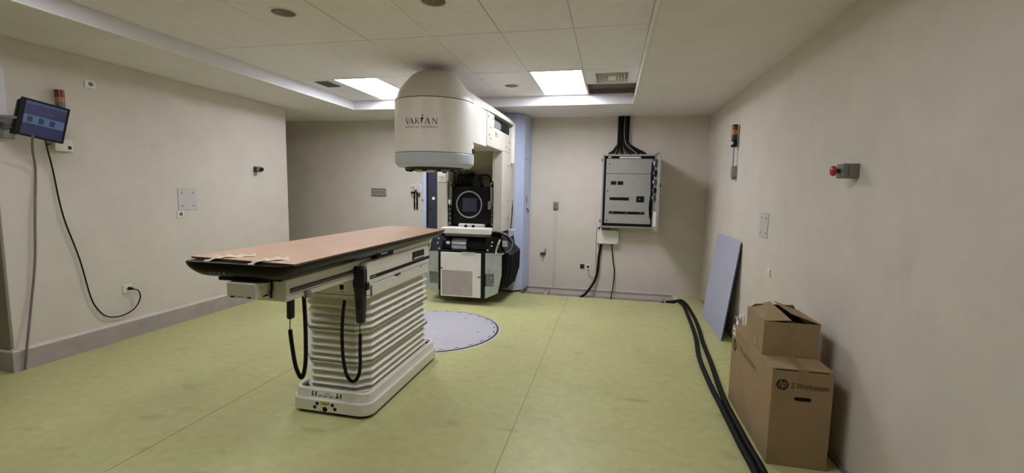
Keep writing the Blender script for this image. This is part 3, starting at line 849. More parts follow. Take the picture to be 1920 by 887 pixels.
# ================================================================== TREATMENT COUCH
cx = -1.88
co = thing('treatment_couch', 'white treatment couch with pleated bellows column and long black carbon top', 'treatment couch', (cx, 3.3, 0))
BX0, BX1, BY0, BY1 = -2.190, -1.562, 2.668, 3.93
def rr(i, z, r=0.09): return [(x, y, z) for x, y in roundrect(BX0 + i, BX1 - i, BY0 + i, BY1 - i, max(0.01, r - i))]
MB().loft([rr(0.03, 0.0), rr(0.03, 0.03)]).build('shadow_skirt', 'blackrub', co)  # inset skirt, black so its colour gives the shadow gap under the base
mb = MB()
mb.loft([rr(0.004, 0.024), rr(0, 0.03), rr(0, 0.104), rr(0.004, 0.110), rr(0.014, 0.112), rr(0.016, 0.116), rr(0.020, 0.172), rr(0.026, 0.178), rr(0.046, 0.178), rr(0.05, 0.172), rr(0.05, 0.14)], c0=True, c1=True)
base = mb.build('base', 'couch', co, smooth=30)
MB().loft([rr(0.0502, 0.146), rr(0.0502, 0.150)]).build('dark_gap', 'black', base)
# markings on the front of the base
fy = BY0 + 0.0
for x, z in ((-1.965, 0.083), (-1.985, 0.056), (-1.845, 0.083), (-1.825, 0.056)):
    MB().cyl((x, fy - 0.002, z), (x, fy + 0.004, z), 0.0125, n=16).build('hole', 'black', base)
MB().box(-1.94, -1.86, fy - 0.0015, fy + 0.002, 0.038 - 0.012, 0.07, b=0.001).build('socket_plate', 'cream', base)
MB().cyl((-1.903, fy - 0.004, 0.047), (-1.903, fy + 0.004, 0.047), 0.019, n=20).build('socket', 'black', base)
for x, z in ((-1.932, 0.062), (-1.872, 0.062), (-1.932, 0.032), (-1.872, 0.032)):
    MB().cyl((x, fy - 0.003, z), (x, fy + 0.002, z), 0.0035, n=8).build('screw', 'darkgrey', base)
yl = MB().box(-1.937, -1.866, fy - 0.0015, fy + 0.002, 0.077, 0.104).build('yellow_label', 'yellow', base, label='yellow sticker')
MB().box(-1.925, -1.88, fy - 0.0022, fy, 0.082, 0.085).build('print_line', 'ink', yl)
def fz(x, z, w, h, m_='ink'):
    y_ = BY0 + 0.0163 + (z - 0.116) * 0.07
    MB().box(x, x + w, y_ - 0.0012, y_ + 0.002, z, z + h).build('print_mark', m_, base)
for k, (x, w_) in enumerate(((-1.965, 0.028), (-1.93, 0.035), (-1.885, 0.04), (-1.835, 0.03))):
    fz(x, 0.128, w_, 0.004); fz(x + 0.004, 0.138, w_ * 0.9, 0.003, 'inkgrey')
fz(-1.915, 0.150, 0.04, 0.004, 'inkgrey')
def pict(x):
    y_ = BY0 + 0.0175
    MB().cyl((x, y_ - 0.001, 0.157), (x, y_ + 0.003, 0.157), 0.0045, n=10).build('print_mark', 'ink', base)
    MB().prism([(x - 0.008, 0.146), (x - 0.003, 0.152), (x + 0.003, 0.152), (x + 0.008, 0.146), (x + 0.003, 0.143), (x + 0.007, 0.126), (x + 0.003, 0.126), (x, 0.136), (x - 0.003, 0.126), (x - 0.007, 0.126), (x - 0.003, 0.143)], 'y', y_ - 0.0012, y_ + 0.001).build('print_mark', 'ink', base)
pict(-1.985); pict(-1.79)
for x0_ in (-2.02, -1.825):
    fz(x0_, 0.128, 0.016, 0.010); fz(x0_ + 0.001, 0.141, 0.014, 0.008, 'inkgrey'); fz(x0_ + 0.003, 0.152, 0.010, 0.010)

# bellows: three stacked sections of pleats with a flange between
PX0, PX1, PY0, PY1 = -2.140, -1.612, 2.728, 3.872
def pring(i, z, ch=0.085):
    x0, x1, y0, y1 = PX0 + i, PX1 - i, PY0 + i, PY1 - i
    k = ch - i * 0.5
    return [(x0 + k, y0, z), (x1 - k, y0, z), (x1, y0 + k, z), (x1, y1 - k, z), (x1 - k, y1, z), (x0 + k, y1, z), (x0, y1 - k, z), (x0, y0 + k, z)]
ZT, ZB_ = 0.850, 0.152
hsec = (ZT - ZB_) / 3
D = 0.042
pat_top = [(0.0, 1.0), (0.16, 1.0), (0.30, 0.0), (0.44, 1.0), (0.55, 0.05), (0.66, 1.0), (0.78, 0.05), (0.90, 0.9), (0.94, 0.2), (0.97, 0.0), (1.0, 0.0)]
pat_mid = [(0.0, 0.0), (0.03, 0.0), (0.045, 0.35), (0.065, 0.0), (0.10, 0.05), (0.22, 1.0), (0.34, 0.05), (0.46, 1.0), (0.57, 0.05), (0.68, 1.0), (0.79, 0.05), (0.90, 0.9), (0.94, 0.2), (0.97, 0.0), (1.0, 0.0)]
for k in range(3):
    zt = ZT - k * hsec
    rings = [pring(D * d, zt - f * hsec) for f, d in (pat_top if k == 0 else pat_mid)]
    mb = MB(); mb.loft(rings, c0=(k == 0), c1=(k == 2))
    bw = mb.build('bellows', 'bellow', co)
    if k < 2:
        MB().loft([pring(-0.0012, zt - hsec - 0.002), pring(-0.0012, zt - hsec + 0.0015)]).build('flange_gap', 'darkgrey', bw)
        MB().loft([pring(-0.0006, zt - hsec - 0.013), pring(-0.0006, zt - hsec - 0.0115)]).build('flange_line', 'midgrey', bw)

# upper body
UX0, UX1, UY0, UY1 = -2.15, -1.598, 2.70, 3.82
mb = MB()
def ur(i, z, r=0.045): return [(x, y, z) for x, y in roundrect(UX0 + i, UX1 - i, UY0 + i, UY1 - i, r)]
mb.loft([ur(0.012, 0.842), ur(0.0, 0.848), ur(0.0, 1.088), ur(0.010, 1.098), ur(0.05, 1.100)])
body = mb.build('body', 'couch', co, smooth=30)
MB().loft([ur(-0.0012, 0.866), ur(-0.0012, 0.8695)]).build('seam_gap', 'darkgrey', body)
# side: black slot, window, drawer front, hinge
def side(y0, z0, y1, z1, d, m_, name, par=body, b=0.0):
    return MB().box(UX1 - 0.002, UX1 + d, y0, y1, z0, z1, b=b).build(name, m_, par)
side(2.765, 0.972, 3.80, 0.998, 0.0015, 'black', 'slot')
side(2.775, 0.979, 2.85, 0.990, 0.002, 'midgrey', 'slot_text')
side(3.44, 1.002, 3.68, 1.072, 0.0015, 'black', 'window')
side(3.47, 1.012, 3.66, 1.020, 0.006, 'offwhite', 'window_rail')
side(3.50, 1.028, 3.52, 1.060, 0.004, 'darkgrey', 'window_post')
side(3.58, 1.028, 3.60, 1.060, 0.004, 'darkgrey', 'window_post')
drawer = side(2.795, 0.852, 3.775, 0.936, 0.003, 'couch', 'drawer', b=0.002)
side(2.795, 0.936, 3.775, 0.939, 0.0015, 'black', 'drawer_gap')
side(3.776, 0.862, 3.780, 0.939, 0.0015, 'black', 'drawer_gap')
side(3.12, 0.930, 3.22, 0.942, 0.005, 'black', 'pull', drawer)
side(3.16, 0.918, 3.175, 0.932, 0.005, 'darkgrey', 'pull', drawer)
side(3.60, 0.920, 3.612, 0.938, 0.005, 'darkgrey', 'catch', drawer)
hg = side(2.764, 0.852, 2.784, 0.932, 0.006, 'midgrey', 'hinge', b=0.002)
for k in range(4): side(2.767, 0.862 + k * 0.018, 2.781, 0.868 + k * 0.018, 0.0075, 'darkgrey', 'hinge_knuckle', hg)
MB().box(-1.80, -1.745, UY0 - 0.002, UY0 + 0.002, 0.885, 0.955, b=0.001).build('key_plate', 'cream', body)
MB().box(-1.788, -1.757, UY0 - 0.006, UY0, 0.905, 0.938, b=0.004).build('key_socket', 'black', body)
MB().box(-1.79, -1.75, UY0 - 0.003, UY0, 0.888, 0.893).build('print_line', 'midgrey', body)
# carriage beam under the top, running out towards the viewer
CBX0, CBX1 = -1.90, -1.64
mb = MB()
mb.prism([(CBX0, 0.995), (CBX1, 0.995), (CBX1, 1.112), (CBX0, 1.112)], 'y', 2.00, 3.84, bev=0.004)
beam = mb.build('carriage_beam', 'couch', co)
MB().box(CBX1 - 0.002, CBX1 + 0.002, 2.03, 2.70, 1.036, 1.062).build('rail_recess', 'darkgrey', beam)
MB().box(CBX1 - 0.002, CBX1 + 0.004, 2.03, 2.70, 1.044, 1.050).build('rail', 'midgrey', beam)
MB().box(CBX1 - 0.002, CBX1 + 0.0015, 2.03, 2.70, 1.024, 1.027).build('groove', 'midgrey', beam)
for y in (2.55, 2.60): MB().cyl((CBX1, y, 1.055), (CBX1 + 0.005, y, 1.055), 0.004, n=8).build('bolt', 'darkgrey', beam)
MB().box(CBX1 - 0.005, CBX1 + 0.02, 2.14, 2.18, 0.985, 1.025, b=0.004).build('hook_bracket', 'midgrey', beam)
MB().box(CBX1 - 0.10, CBX1 + 0.035, 2.9, 3.84, 1.100, 1.150, b=0.004).build('upper_carriage', 'couch', beam)
MB().box(CBX1 - 0.06, CBX1 + 0.05, 2.85, 3.10, 1.105, 1.155, b=0.006).build('slide_block', 'blackrub', beam)
MB().box(CBX1 + 0.03, CBX1 + 0.053, 2.90, 3.0, 1.126, 1.134).build('slide_pin', 'chrome', beam)
# end box on the beam
fb = MB().box(-1.910, -1.733, 1.90, 2.02, 1.026, 1.106, b=0.004).build('end_box', 'couch', co)
MB().box(-1.885, -1.862, 1.898, 1.902, 1.029, 1.037).build('slot', 'black', fb)
MB().box(-1.785, -1.762, 1.898, 1.902, 1.029, 1.037).build('slot', 'black', fb)
MB().box(-1.735, -1.731, 1.945, 1.98, 1.029, 1.037).build('slot', 'black', fb)
MB().box(-1.85, -1.81, 1.8985, 1.9005, 1.034, 1.036).build('print_line', 'inkgrey', fb)
mb = MB(); mb.tube([(-1.722, 1.997, 1.10), (-1.715, 1.988, 1.07), (-1.722, 1.988, 1.04), (-1.728, 1.996, 1.015)], 0.006, n=6); mb.build('wire', 'black', fb)
MB().box(-1.99, -1.70, 1.935, 3.9, 1.106, 1.122).build('under_rail', 'blackrub', beam)

# long black top with a boat-shaped section and rounded front end
def tsec(y, hw, zb, bw, zt=1.202):
    pts = [(-1.0, 0.0), (-1.0, 0.12), (-0.985, 0.30), (-0.93, 0.55), (-0.84, 0.80), (-0.72, 0.96), (-0.62, 1.0)]
    out = []
    full = pts + [(-x, t) for x, t in pts[::-1]]
    for x, t in full:
        f = abs(x)
        out.append((-1.862 + hw * x, y, zt + (zb - zt) * t))
    return out
rings = []
for y, hw, zb in ((1.895, 0.235, 1.180), (1.898, 0.275, 1.160), (1.906, 0.300, 1.142), (1.925, 0.308, 1.128), (1.96, 0.315, 1.118), (2.05, 0.318, 1.112), (2.6, 0.318, 1.112), (3.3, 0.318, 1.115), (3.85, 0.318, 1.130), (4.02, 0.316, 1.145), (4.07, 0.305, 1.165)):
    rings.append(tsec(y, hw, zb, 0.6))
mb = MB(); mb.loft(rings)
top = mb.build('couch_top', 'blackgloss', co, smooth=50)
MB().box(-2.02, -1.66, 2.0, 3.7, 1.098, 1.116, b=0.004).build('base_rail', 'black', top)
mb = MB()
for k, (x, h_) in enumerate(((-2.005, 0.006), (-1.985, 0.007), (-1.955, 0.014), (-1.925, 0.012))):
    mb.box(x, x + 0.011, 1.898, 1.906, 1.150 - h_ / 2, 1.150 + h_ / 2)
mb.build('engraved_mark', 'midgrey', top)

# loose hardboard sheet lying on the top
mb = MB()
mb.prism([(-2.212, 1.985), (-1.530, 1.932), (-1.556, 4.09), (-2.235, 4.29)], 'z', 1.2025, 1.2125)
hb = tag(centre(mb.build('hardboard_sheet', 'hardboard')), 'pinkish-brown hardboard sheet lying along the black couch top', 'board')
hb.data.materials.append(M['boardedge'])
for p in hb.data.polygons:
    if abs(p.normal.z) < 0.5: p.material_index = 1
for nm, lab, pts in (('tape_strip', 'crumpled cream tape strip further left on the front edge of the hardboard', [(-2.075, 1.915, 1.155), (-2.08, 1.93, 1.185), (-2.045, 1.965, 1.212), (-2.00, 2.0, 1.2185), (-1.96, 2.05, 1.215), (-1.915, 2.11, 1.2145)]),
                     ('tape_strip', 'short cream tape strip nearer the middle of the front edge of the hardboard', [(-1.795, 1.915, 1.185), (-1.775, 1.93, 1.205), (-1.745, 1.955, 1.2175), (-1.70, 2.0, 1.2185), (-1.665, 2.06, 1.2145)])):
    mb = MB()
    P = catmull(pts, 5)
    rows = []
    rng = random.Random(len(pts))
    for i, p in enumerate(P):
        wv = 0.017 + 0.005 * math.sin(i * 1.7) + 0.004 * rng.random()
        n = Vector((0.8, -0.6, 0.1 * math.sin(i * 0.9)))
        rows.append([p - n * wv, p + Vector((0, 0, 0.010 + 0.006 * math.sin(i * 1.3))), p + n * wv, p + n * wv + Vector((0, 0, -0.0012)), p + Vector((0, 0, 0.008 + 0.006 * math.sin(i * 1.3))), p - n * wv + Vector((0, 0, -0.0012))])
    mb.loft(rows)
    tag(centre(mb.build(nm, 'tape')), lab, 'tape', 'tape strips on the hardboard')

# hand pendants hanging from the couch
def pendant(name, label, hx, hy, hz, cord, wire, big, loc):
    t = thing(name, label, 'hand control', loc, group='hand pendants on the couch')
    if big:
        mb = MB()
        mb.prism([(hx - 0.040, hz + 0.19), (hx + 0.034, hz + 0.19), (hx + 0.043, hz + 0.17), (hx + 0.043, hz + 0.05), (hx + 0.030, hz + 0.02), (hx + 0.026, hz - 0.19), (hx - 0.022, hz - 0.19), (hx - 0.026, hz + 0.02), (hx - 0.043, hz + 0.06)], 'y', hy - 0.022, hy + 0.02, bev=0.004)
        hs = mb.build('handset', 'handset', t)
        for r_ in range(7):
            for c_ in range(4):
                MB().box(hx - 0.032 + c_ * 0.018, hx - 0.020 + c_ * 0.018, hy - 0.0245, hy - 0.021, hz + 0.165 - r_ * 0.019, hz + 0.176 - r_ * 0.019, b=0.001).build('key', 'black', hs)
        for k in range(7): MB().box(hx - 0.012, hx + 0.014, hy - 0.0235, hy - 0.021, hz - 0.02 - k * 0.012, hz - 0.015 - k * 0.012).build('grip_rib', 'black', hs)
        MB().box(hx + 0.032, hx + 0.058, hy - 0.012, hy + 0.022, hz + 0.035, hz + 0.085, b=0.003).build('holster_clip', 'black', t)
        MB().box(hx - 0.03, hx + 0.03, hy + 0.018, hy + 0.038, hz + 0.03, hz + 0.16, b=0.003).build('holster', 'blackrub', t)
    else:
        mb = MB()
        mb.prism([(hx - 0.012, hz + 0.08), (hx + 0.020, hz + 0.08), (hx + 0.017, hz - 0.055), (hx + 0.010, hz - 0.065), (hx - 0.010, hz - 0.065), (hx - 0.016, hz - 0.055)], 'y', hy - 0.016, hy + 0.016, bev=0.003)
        hs = mb.build('handset', 'handset', t)
        MB().tube([(hx, hy, hz + 0.07), (hx + 0.005, hy, hz + 0.10)], 0.008, n=6, smooth=2).build('hook', 'black', t)
    MB().tube(cord, 0.0125, n=8, ribs=0.82, smooth=22).build('coiled_cord', 'blackrub', t)
    MB().tube(wire, 0.003, n=5).build('lead', 'black', t)
pendant('hand_pendant', 'keypad hand pendant in a holster at the near corner of the couch body', -1.607, 2.655, 0.89,
        [(-1.597, 2.63, 0.63), (-1.600, 2.63, 0.52), (-1.602, 2.63, 0.40), (-1.625, 2.63, 0.32), (-1.665, 2.63, 0.295), (-1.705, 2.63, 0.34), (-1.732, 2.635, 0.46), (-1.742, 2.645, 0.62), (-1.742, 2.66, 0.75), (-1.744, 2.685, 0.835)],
        [(-1.605, 2.65, 0.71), (-1.605, 2.64, 0.68), (-1.597, 2.63, 0.63)], True, (-1.607, 2.655, 0.70))
pendant('hand_pendant', 'slim hand pendant hanging from the beam on the left side of the couch', -1.778, 2.20, 0.905,
        [(-1.785, 2.20, 0.775), (-1.775, 2.20, 0.68), (-1.758, 2.20, 0.57), (-1.738, 2.20, 0.515), (-1.718, 2.20, 0.495), (-1.700, 2.20, 0.53), (-1.688, 2.20, 0.60), (-1.683, 2.20, 0.72), (-1.683, 2.20, 0.85), (-1.680, 2.19, 0.985)],
        [(-1.780, 2.20, 0.845), (-1.784, 2.20, 0.81), (-1.785, 2.20, 0.775)], False, (-1.778, 2.20, 0.84))

# ================================================================== RIGHT SIDE: CARTONS, PANEL, CABLES
def on_plane(o, ux, uy):
    o, ux, uy = Vector(o), Vector(ux), Vector(uy)
    return lambda x, y: o + ux * x + uy * y
def printed(txt, size, fn, parent, material='ink', width=None, name='lettering', shear=0.0):
    vs, fs = text_tris(txt, size, shear)
    k = 1.0
    if width: k = width / (max(v.x for v in vs) - min(v.x for v in vs))
    mb = MB(); add_mapped(mb, vs, fs, lambda x, y: fn(x * k, y))
    return mb.build(name, material, parent)
def hp_logo(fn, r, parent):
    mb = MB()
    mb.face([fn(r * math.cos(2 * math.pi * k / 32), r * math.sin(2 * math.pi * k / 32)) for k in range(32)])
    o = mb.build('logo_disc', 'ink', parent)
    up = (Vector(fn(1, 0)) - Vector(fn(0, 0))).cross(Vector(fn(0, 1)) - Vector(fn(0, 0))).normalized() * 0.0008
    def f2(x, y): return Vector(fn(x, y)) + up
    mb = MB()
    # two slanted letters with long strokes, drawn as bars
    def bar(P, w_):
        for q in stroke(P, w_): mb.face([f2(a * r, b_ * r) for a, b_ in q])
    sl = 0.32
    S = lambda x, y: (x + sl * y, y)
    bar([S(-0.48, -0.42), S(-0.48, 0.92)], 0.15)
    bar([S(-0.48, 0.36), S(-0.12, 0.36), S(-0.10, 0.30), S(-0.10, -0.42)], 0.15)
    bar([S(0.18, -0.92), S(0.18, 0.36)], 0.15)
    bar([S(0.18, 0.36), S(0.52, 0.36), S(0.56, 0.28), S(0.56, -0.28), S(0.52, -0.36), S(0.18, -0.36)], 0.15)
    mb.build('logo_letters', 'card', o)
BXA, BXB, BYA, BYB, BZ = 0.963, 1.287, 2.812, 3.70, 0.597
bx = thing('carton', 'large brown workstation carton with printed logo standing on the floor', 'box', ((BXA + BXB) / 2, (BYA + BYB) / 2, 0), group='cardboard cartons by the right wall')
mb = MB(); mb.box(BXA, BXB, BYA, BYB, 0.0, BZ - 0.006, b=0.003)
bb = mb.build('carton_body', 'card', bx)
fl = MB().box(BXA, (BXA + BXB) / 2 - 0.004, BYA, BYB, BZ - 0.006, BZ, b=0.002).build('flap', 'card', bx)
MB().box((BXA + BXB) / 2 + 0.004, BXB, BYA, BYB, BZ - 0.006, BZ - 0.001, b=0.002).build('flap', 'card', bx)
mxx = (BXA + BXB) / 2
MB().box(mxx - 0.028, mxx + 0.024, BYA - 0.0008, BYB, BZ - 0.0015, BZ + 0.0012).build('tape', 'packtape', bx)
MB().box(mxx - 0.03, mxx + 0.022, BYA - 0.0012, BYA + 0.001, BZ - 0.085, BZ).build('tape', 'packtape', bx)
MB().box(BXA + 0.02, mxx - 0.03, BYA - 0.001, BYA + 0.002, BZ - 0.012, BZ - 0.004).build('torn_edge', 'carton_dark', bx)
MB().box(mxx + 0.03, BXB - 0.03, BYA - 0.001, BYA + 0.002, BZ - 0.011, BZ - 0.005).build('torn_edge', 'carton_dark', bx)
# handle hole
mb = MB()
pts = []
for k in range(9):
    a = math.pi / 2 + math.pi * k / 8; pts.append((1.098 + 0.011 * math.cos(a), 0.011 * math.sin(a)))
for k in range(9):
    a = -math.pi / 2 + math.pi * k / 8; pts.append((1.166 + 0.011 * math.cos(a), 0.011 * math.sin(a)))
mb.prism([(x, 0.421 + z) for x, z in pts], 'y', BYA - 0.0012, BYA + 0.003)
mb.build('hand_hole', 'black', bx)
hp_logo(on_plane((1.020, BYA - 0.0012, 0.500), (1, 0, 0), (0, 0, 1)), 0.033, bb)
printed('Z Workstation', 0.046, on_plane((1.164, BYA - 0.0012, 0.497), (1, 0, 0), (0, 0, 1)), bb, 'ink', 0.196)
hp_logo(on_plane((BXA - 0.0012, 3.615, 0.462), (0, -1, 0), (0, 0, 1)), 0.048, bb)
printed('Z Workstation', 0.066, on_plane((BXA - 0.0012, 3.33, 0.477), (0, -1, 0), (0, 0, 1)), bb, 'inkgrey', 0.43)
MB().box(BXA - 0.0015, BXA + 0.001, 3.615, 3.69, 0.525, 0.585).build('shipping_label', 'white', bb)
MB().box(BXA - 0.0022, BXA + 0.001, 3.63, 3.675, 0.55, 0.565).build('print_line', 'inkgrey', bb)

SX0, SX1, SY0, SY1, SZ0, SZ1 = 0.968, 1.285, 3.03, 3.385, BZ + 0.0015, 0.812
sb = thing('carton', 'smaller plain carton with half-open flaps on top of the larger one', 'box', ((SX0 + SX1) / 2, (SY0 + SY1) / 2, SZ0), group='cardboard cartons by the right wall')
mb = MB()
tk = 0.004
mb.box(SX0, SX1, SY0, SY0 + tk, SZ0, SZ1); mb.box(SX0, SX1, SY1 - tk, SY1, SZ0, SZ1)
mb.box(SX0, SX0 + tk, SY0 + tk, SY1 - tk, SZ0, SZ1); mb.box(SX1 - tk, SX1, SY0 + tk, SY1 - tk, SZ0, SZ1)
mb.box(SX0 + tk, SX1 - tk, SY0 + tk, SY1 - tk, SZ0, SZ0 + tk)
sbody = mb.build('carton_body', 'card', sb)
def flap(poly, name='flap'):
    mb = MB()
    n = (Vector(poly[1]) - Vector(poly[0])).cross(Vector(poly[2]) - Vector(poly[0])).normalized() * 0.004
    if n.z < 0: n = -n
    A = [mb.bm.verts.new(Vector(p)) for p in poly]; B = [mb.bm.verts.new(Vector(p) + n) for p in poly]
    mb.bm.faces.new(A); mb.bm.faces.new(B[::-1])
    k = len(poly)
    for i in range(k): mb.bm.faces.new((A[i], B[i], B[(i + 1) % k], A[(i + 1) % k]))
    return mb.build(name, 'card', sb)
f1 = flap([(SX0, SY0 + 0.001, SZ1), (SX0, SY1, SZ1), (1.105, SY1 - 0.005, 0.862), (1.122, SY0 + 0.003, 0.826)])
f2 = flap([(SX1, SY0 + 0.001, SZ1), (SX1, SY1, SZ1), (1.125, SY1 - 0.01, 0.868), (1.140, SY0 + 0.05, 0.856)])
f3 = flap([(SX0 + 0.01, SY1 - 0.002, SZ1 - 0.002), (SX1 - 0.01, SY1 - 0.002, SZ1 - 0.002), (SX1 - 0.04, SY1 - 0.03, 0.852), (SX0 + 0.04, SY1 - 0.03, 0.846)])
MB().box(SX0 + 0.006, SX1 - 0.006, SY0 + 0.006, SY1 - 0.006, SZ1 - 0.05, SZ1 - 0.046).build('inner_flap', 'carton_dark', sb)
MB().box(1.10, 1.155, SY0 - 0.0012, SY0 + 0.001, SZ1 - 0.08, SZ1 - 0.004).build('tape', 'packtape', sb)
MB().box(SX0 - 0.0012, SX0 + 0.001, 3.14, 3.20, SZ0 + 0.01, SZ0 + 0.09).build('tape', 'packtape', sb)

# blue panel leaning against the right wall
pn = thing('leaning_panel', 'pale blue flat sheet panel leaning against the right wall', 'panel', (1.30, 5.68, 0))
def lean(x, z0=None): pass
dx, dz = 1.372 - 1.228, 1.09
L_ = math.hypot(dx, dz)
nx, nz = dz / L_, -dx / L_
def lp(y, t, d): return Vector((1.228 + dx * t + nx * d, y, dz * t + 0.001 - (nz * -d) if False else dz * t + nz * d + 0.004))
mb = MB()
mb.loft([[lp(5.16, 0, 0), lp(6.22, 0, 0), lp(6.22, 0, 0.006), lp(5.16, 0, 0.006)], [lp(5.20, 1, 0), lp(6.25, 1, 0), lp(6.25, 1, 0.006), lp(5.20, 1, 0.006)]])
mb.build('sheet', 'bluepanel', pn)
mb = MB()
for (ya, yb_, ta, tb_) in ((5.175, 5.21, 0.005, 0.97), (6.17, 6.215, 0.005, 0.97), (5.21, 6.17, 0.0, 0.03), (5.22, 6.18, 0.95, 0.975)):
    mb.loft([[lp(ya, ta, 0.006), lp(yb_, ta, 0.006), lp(yb_, ta, 0.022), lp(ya, ta, 0.022)], [lp(ya + .025 * (tb_ - ta), tb_, 0.006), lp(yb_ + .025 * (tb_ - ta), tb_, 0.006), lp(yb_ + .025 * (tb_ - ta), tb_, 0.022), lp(ya + .025 * (tb_ - ta), tb_, 0.022)]])
mb.build('edge_return', 'navy', pn)

# two heavy black cables coming out of the trench and over the floor
CA = [(0.80, 7.02, -0.065), (0.94, 6.93, -0.02), (1.01, 6.84, 0.03), (1.048, 6.70, 0.026), (1.054, 6.50, 0.0225), (1.02, 5.862, 0.0225), (0.987, 5.365, 0.0225), (0.953, 5.014, 0.0225), (0.889, 4.493, 0.0225), (0.865, 3.885, 0.0225), (0.864, 3.473, 0.0225), (0.862, 3.1, 0.0225), (0.862, 2.887, 0.0225), (0.866, 2.666, 0.0225), (0.85, 2.0, 0.0225), (0.80, 1.2, 0.0225)]
CB = [(0.84, 7.10, -0.065), (0.98, 7.00, -0.02), (1.06, 6.88, 0.03), (1.10, 6.72, 0.026), (1.108, 6.50, 0.0225), (1.095, 5.933, 0.0225), (1.054, 5.384, 0.0225), (1.018, 5.031, 0.0225), (0.972, 4.356, 0.0225), (0.928, 3.838, 0.0225), (0.910, 3.508, 0.0225), (0.908, 3.193, 0.0225), (0.908, 2.931, 0.0225), (0.913, 2.673, 0.0225), (0.90, 2.0, 0.0225), (0.86, 1.2, 0.0225)]
tag(centre(MB().tube(CA, 0.0215, n=12, smooth=8).build('power_cable', 'blackrub', smooth=60)), 'thick black cable on the floor, the one further from the right wall', 'cable', 'heavy cables from the trench')
tag(centre(MB().tube(CB, 0.0215, n=12, smooth=8).build('power_cable', 'blackrub', smooth=60)), 'thick black cable on the floor, the one passing closer to the cartons', 'cable', 'heavy cables from the trench')

# ================================================================== WALL FITTINGS
# generic plate: local frame with x along the wall, y up, z out of the wall
def frame_on(side):
    if side == 'left': return Vector((0, 1, 0)), Vector((1, 0, 0)), XL
    if side == 'right': return Vector((0, -1, 0)), Vector((-1, 0, 0)), XR
    return Vector((1, 0, 0)), Vector((0, -1, 0)), YB
def wall_thing(name, label, cat, side, u, z, group=None):
    ux, n, c_ = frame_on(side)
    loc = (c_, u, z) if side != 'back' else (u, c_, z)
    t = thing(name, label, cat, loc, group=group)
    mtx = Matrix((ux.to_tuple() + (0,), (0, 0, 1, 0), n.to_tuple() + (0,), (0, 0, 0, 1))).transposed()
    return t, mtx
class W:
    # small builder in the wall's own frame: x along, y up, z out
    def __init__(s, name, label, cat, side, u, z, group=None):
        s.t, s.m = wall_thing(name, label, cat, side, u, z, group)
    def fin(s, mb, name, material, parent=None, smooth=0):
        mb.xform(s.m)
        return mb.build(name, material, parent or s.t, smooth=smooth, local=True)
    def box(s, x0, x1, y0, y1, z0, z1, name, material, b=0.0, parent=None):
        return s.fin(MB().box(x0, x1, y0, y1, z0, z1, b=b), name, material, parent)
    def cyl(s, p0, p1, r, name, material, n=16, parent=None, r1=None):
        return s.fin(MB().cyl(p0, p1, r, r1, n), name, material, parent, smooth=40)
def socket(label, side, u, z, w_=0.08, h=0.08, plate='white', well='offwhite', group=None, hole='darkgrey'):
    s = W('wall_socket', label, 'socket', side, u, z, group)
    p = s.box(-w_ / 2, w_ / 2, -h / 2, h / 2, 0.0, 0.009, 'plate', plate, b=0.003)
    r = min(w_, h) * 0.27
    s.cyl((0, 0, 0.008), (0, 0, 0.0105), r, 'well', well, parent=p)
    s.cyl((-r * 0.45, 0, 0.010), (-r * 0.45, 0, 0.0115), r * 0.2, 'pin_hole', hole, n=8, parent=p)
    s.cyl((r * 0.45, 0, 0.010), (r * 0.45, 0, 0.0115), r * 0.2, 'pin_hole', hole, n=8, parent=p)
    return s
SG = 'wall sockets'
socket('white square socket high on the left wall above the monitor', 'left', 3.405, 2.523, 0.095, 0.075, 'white', 'midgrey', SG)
socket('small white socket just below the screwed plate on the left wall', 'left', 4.245, 1.257, 0.085, 0.085, 'white', 'midgrey', SG)
socket('small white socket below the screwed plate on the right wall', 'right', 4.335, 0.915, 0.085, 0.07, 'white', 'offwhite', SG)
s = socket('dark grey socket beside a white one low on the back wall', 'back', -0.418, 0.392, 0.07, 0.075, 'darkgrey', 'black', SG)
s = socket('white socket with dark centre low on the back wall', 'back', -0.325, 0.388, 0.085, 0.095, 'white', 'darkgrey', SG)
# lower left socket with the plugged-in cable
s = socket('white socket low on the left wall with a black plug in it', 'left', 3.605, 0.517, 0.085, 0.09, 'white', 'offwhite', SG)
pc = W('power_lead', 'thin black lead looping from the monitor down to the left wall socket', 'cable', 'left', 3.62, 0.517)
pc.cyl((0.0, 0, 0.0125), (0.0, 0, 0.05), 0.018, 'plug', 'black', r1=0.014)
mb = MB(); mb.tube([(XL + 0.22, 2.885, 1.955), (XL + 0.11, 2.965, 1.86), (XL + 0.02, 3.045, 1.70), (XL + 0.02, 3.093, 1.30), (XL + 0.02, 3.193, 0.891), (XL + 0.02, 3.256, 0.532), (XL + 0.02, 3.300, 0.40), (XL + 0.025, 3.366, 0.30), (XL + 0.03, 3.45, 0.262), (XL + 0.035, 3.533, 0.263), (XL + 0.04, 3.635, 0.300), (XL + 0.045, 3.695, 0.39), (XL + 0.05, 3.685, 0.477), (XL + 0.045, 3.63, 0.515)], 0.0062, n=7, smooth=8)
mb.build('lead', 'black', pc.t, smooth=60)
gc = tag(centre(MB().tube([(XL + 0.28, 2.765, 1.965), (XL + 0.15, 2.835, 1.86), (XL + 0.02, 2.92, 1.68), (XL + 0.02, 2.89, 1.311), (XL + 0.02, 2.86, 0.907), (XL + 0.02, 2.802, 0.509), (XL + 0.042, 2.743, 0.207), (XL + 0.042, 2.716, 0.01)], 0.0085, n=8, smooth=8).build('signal_cable', 'cable_grey', smooth=60)), 'grey cable hanging straight from the monitor to the floor', 'cable')

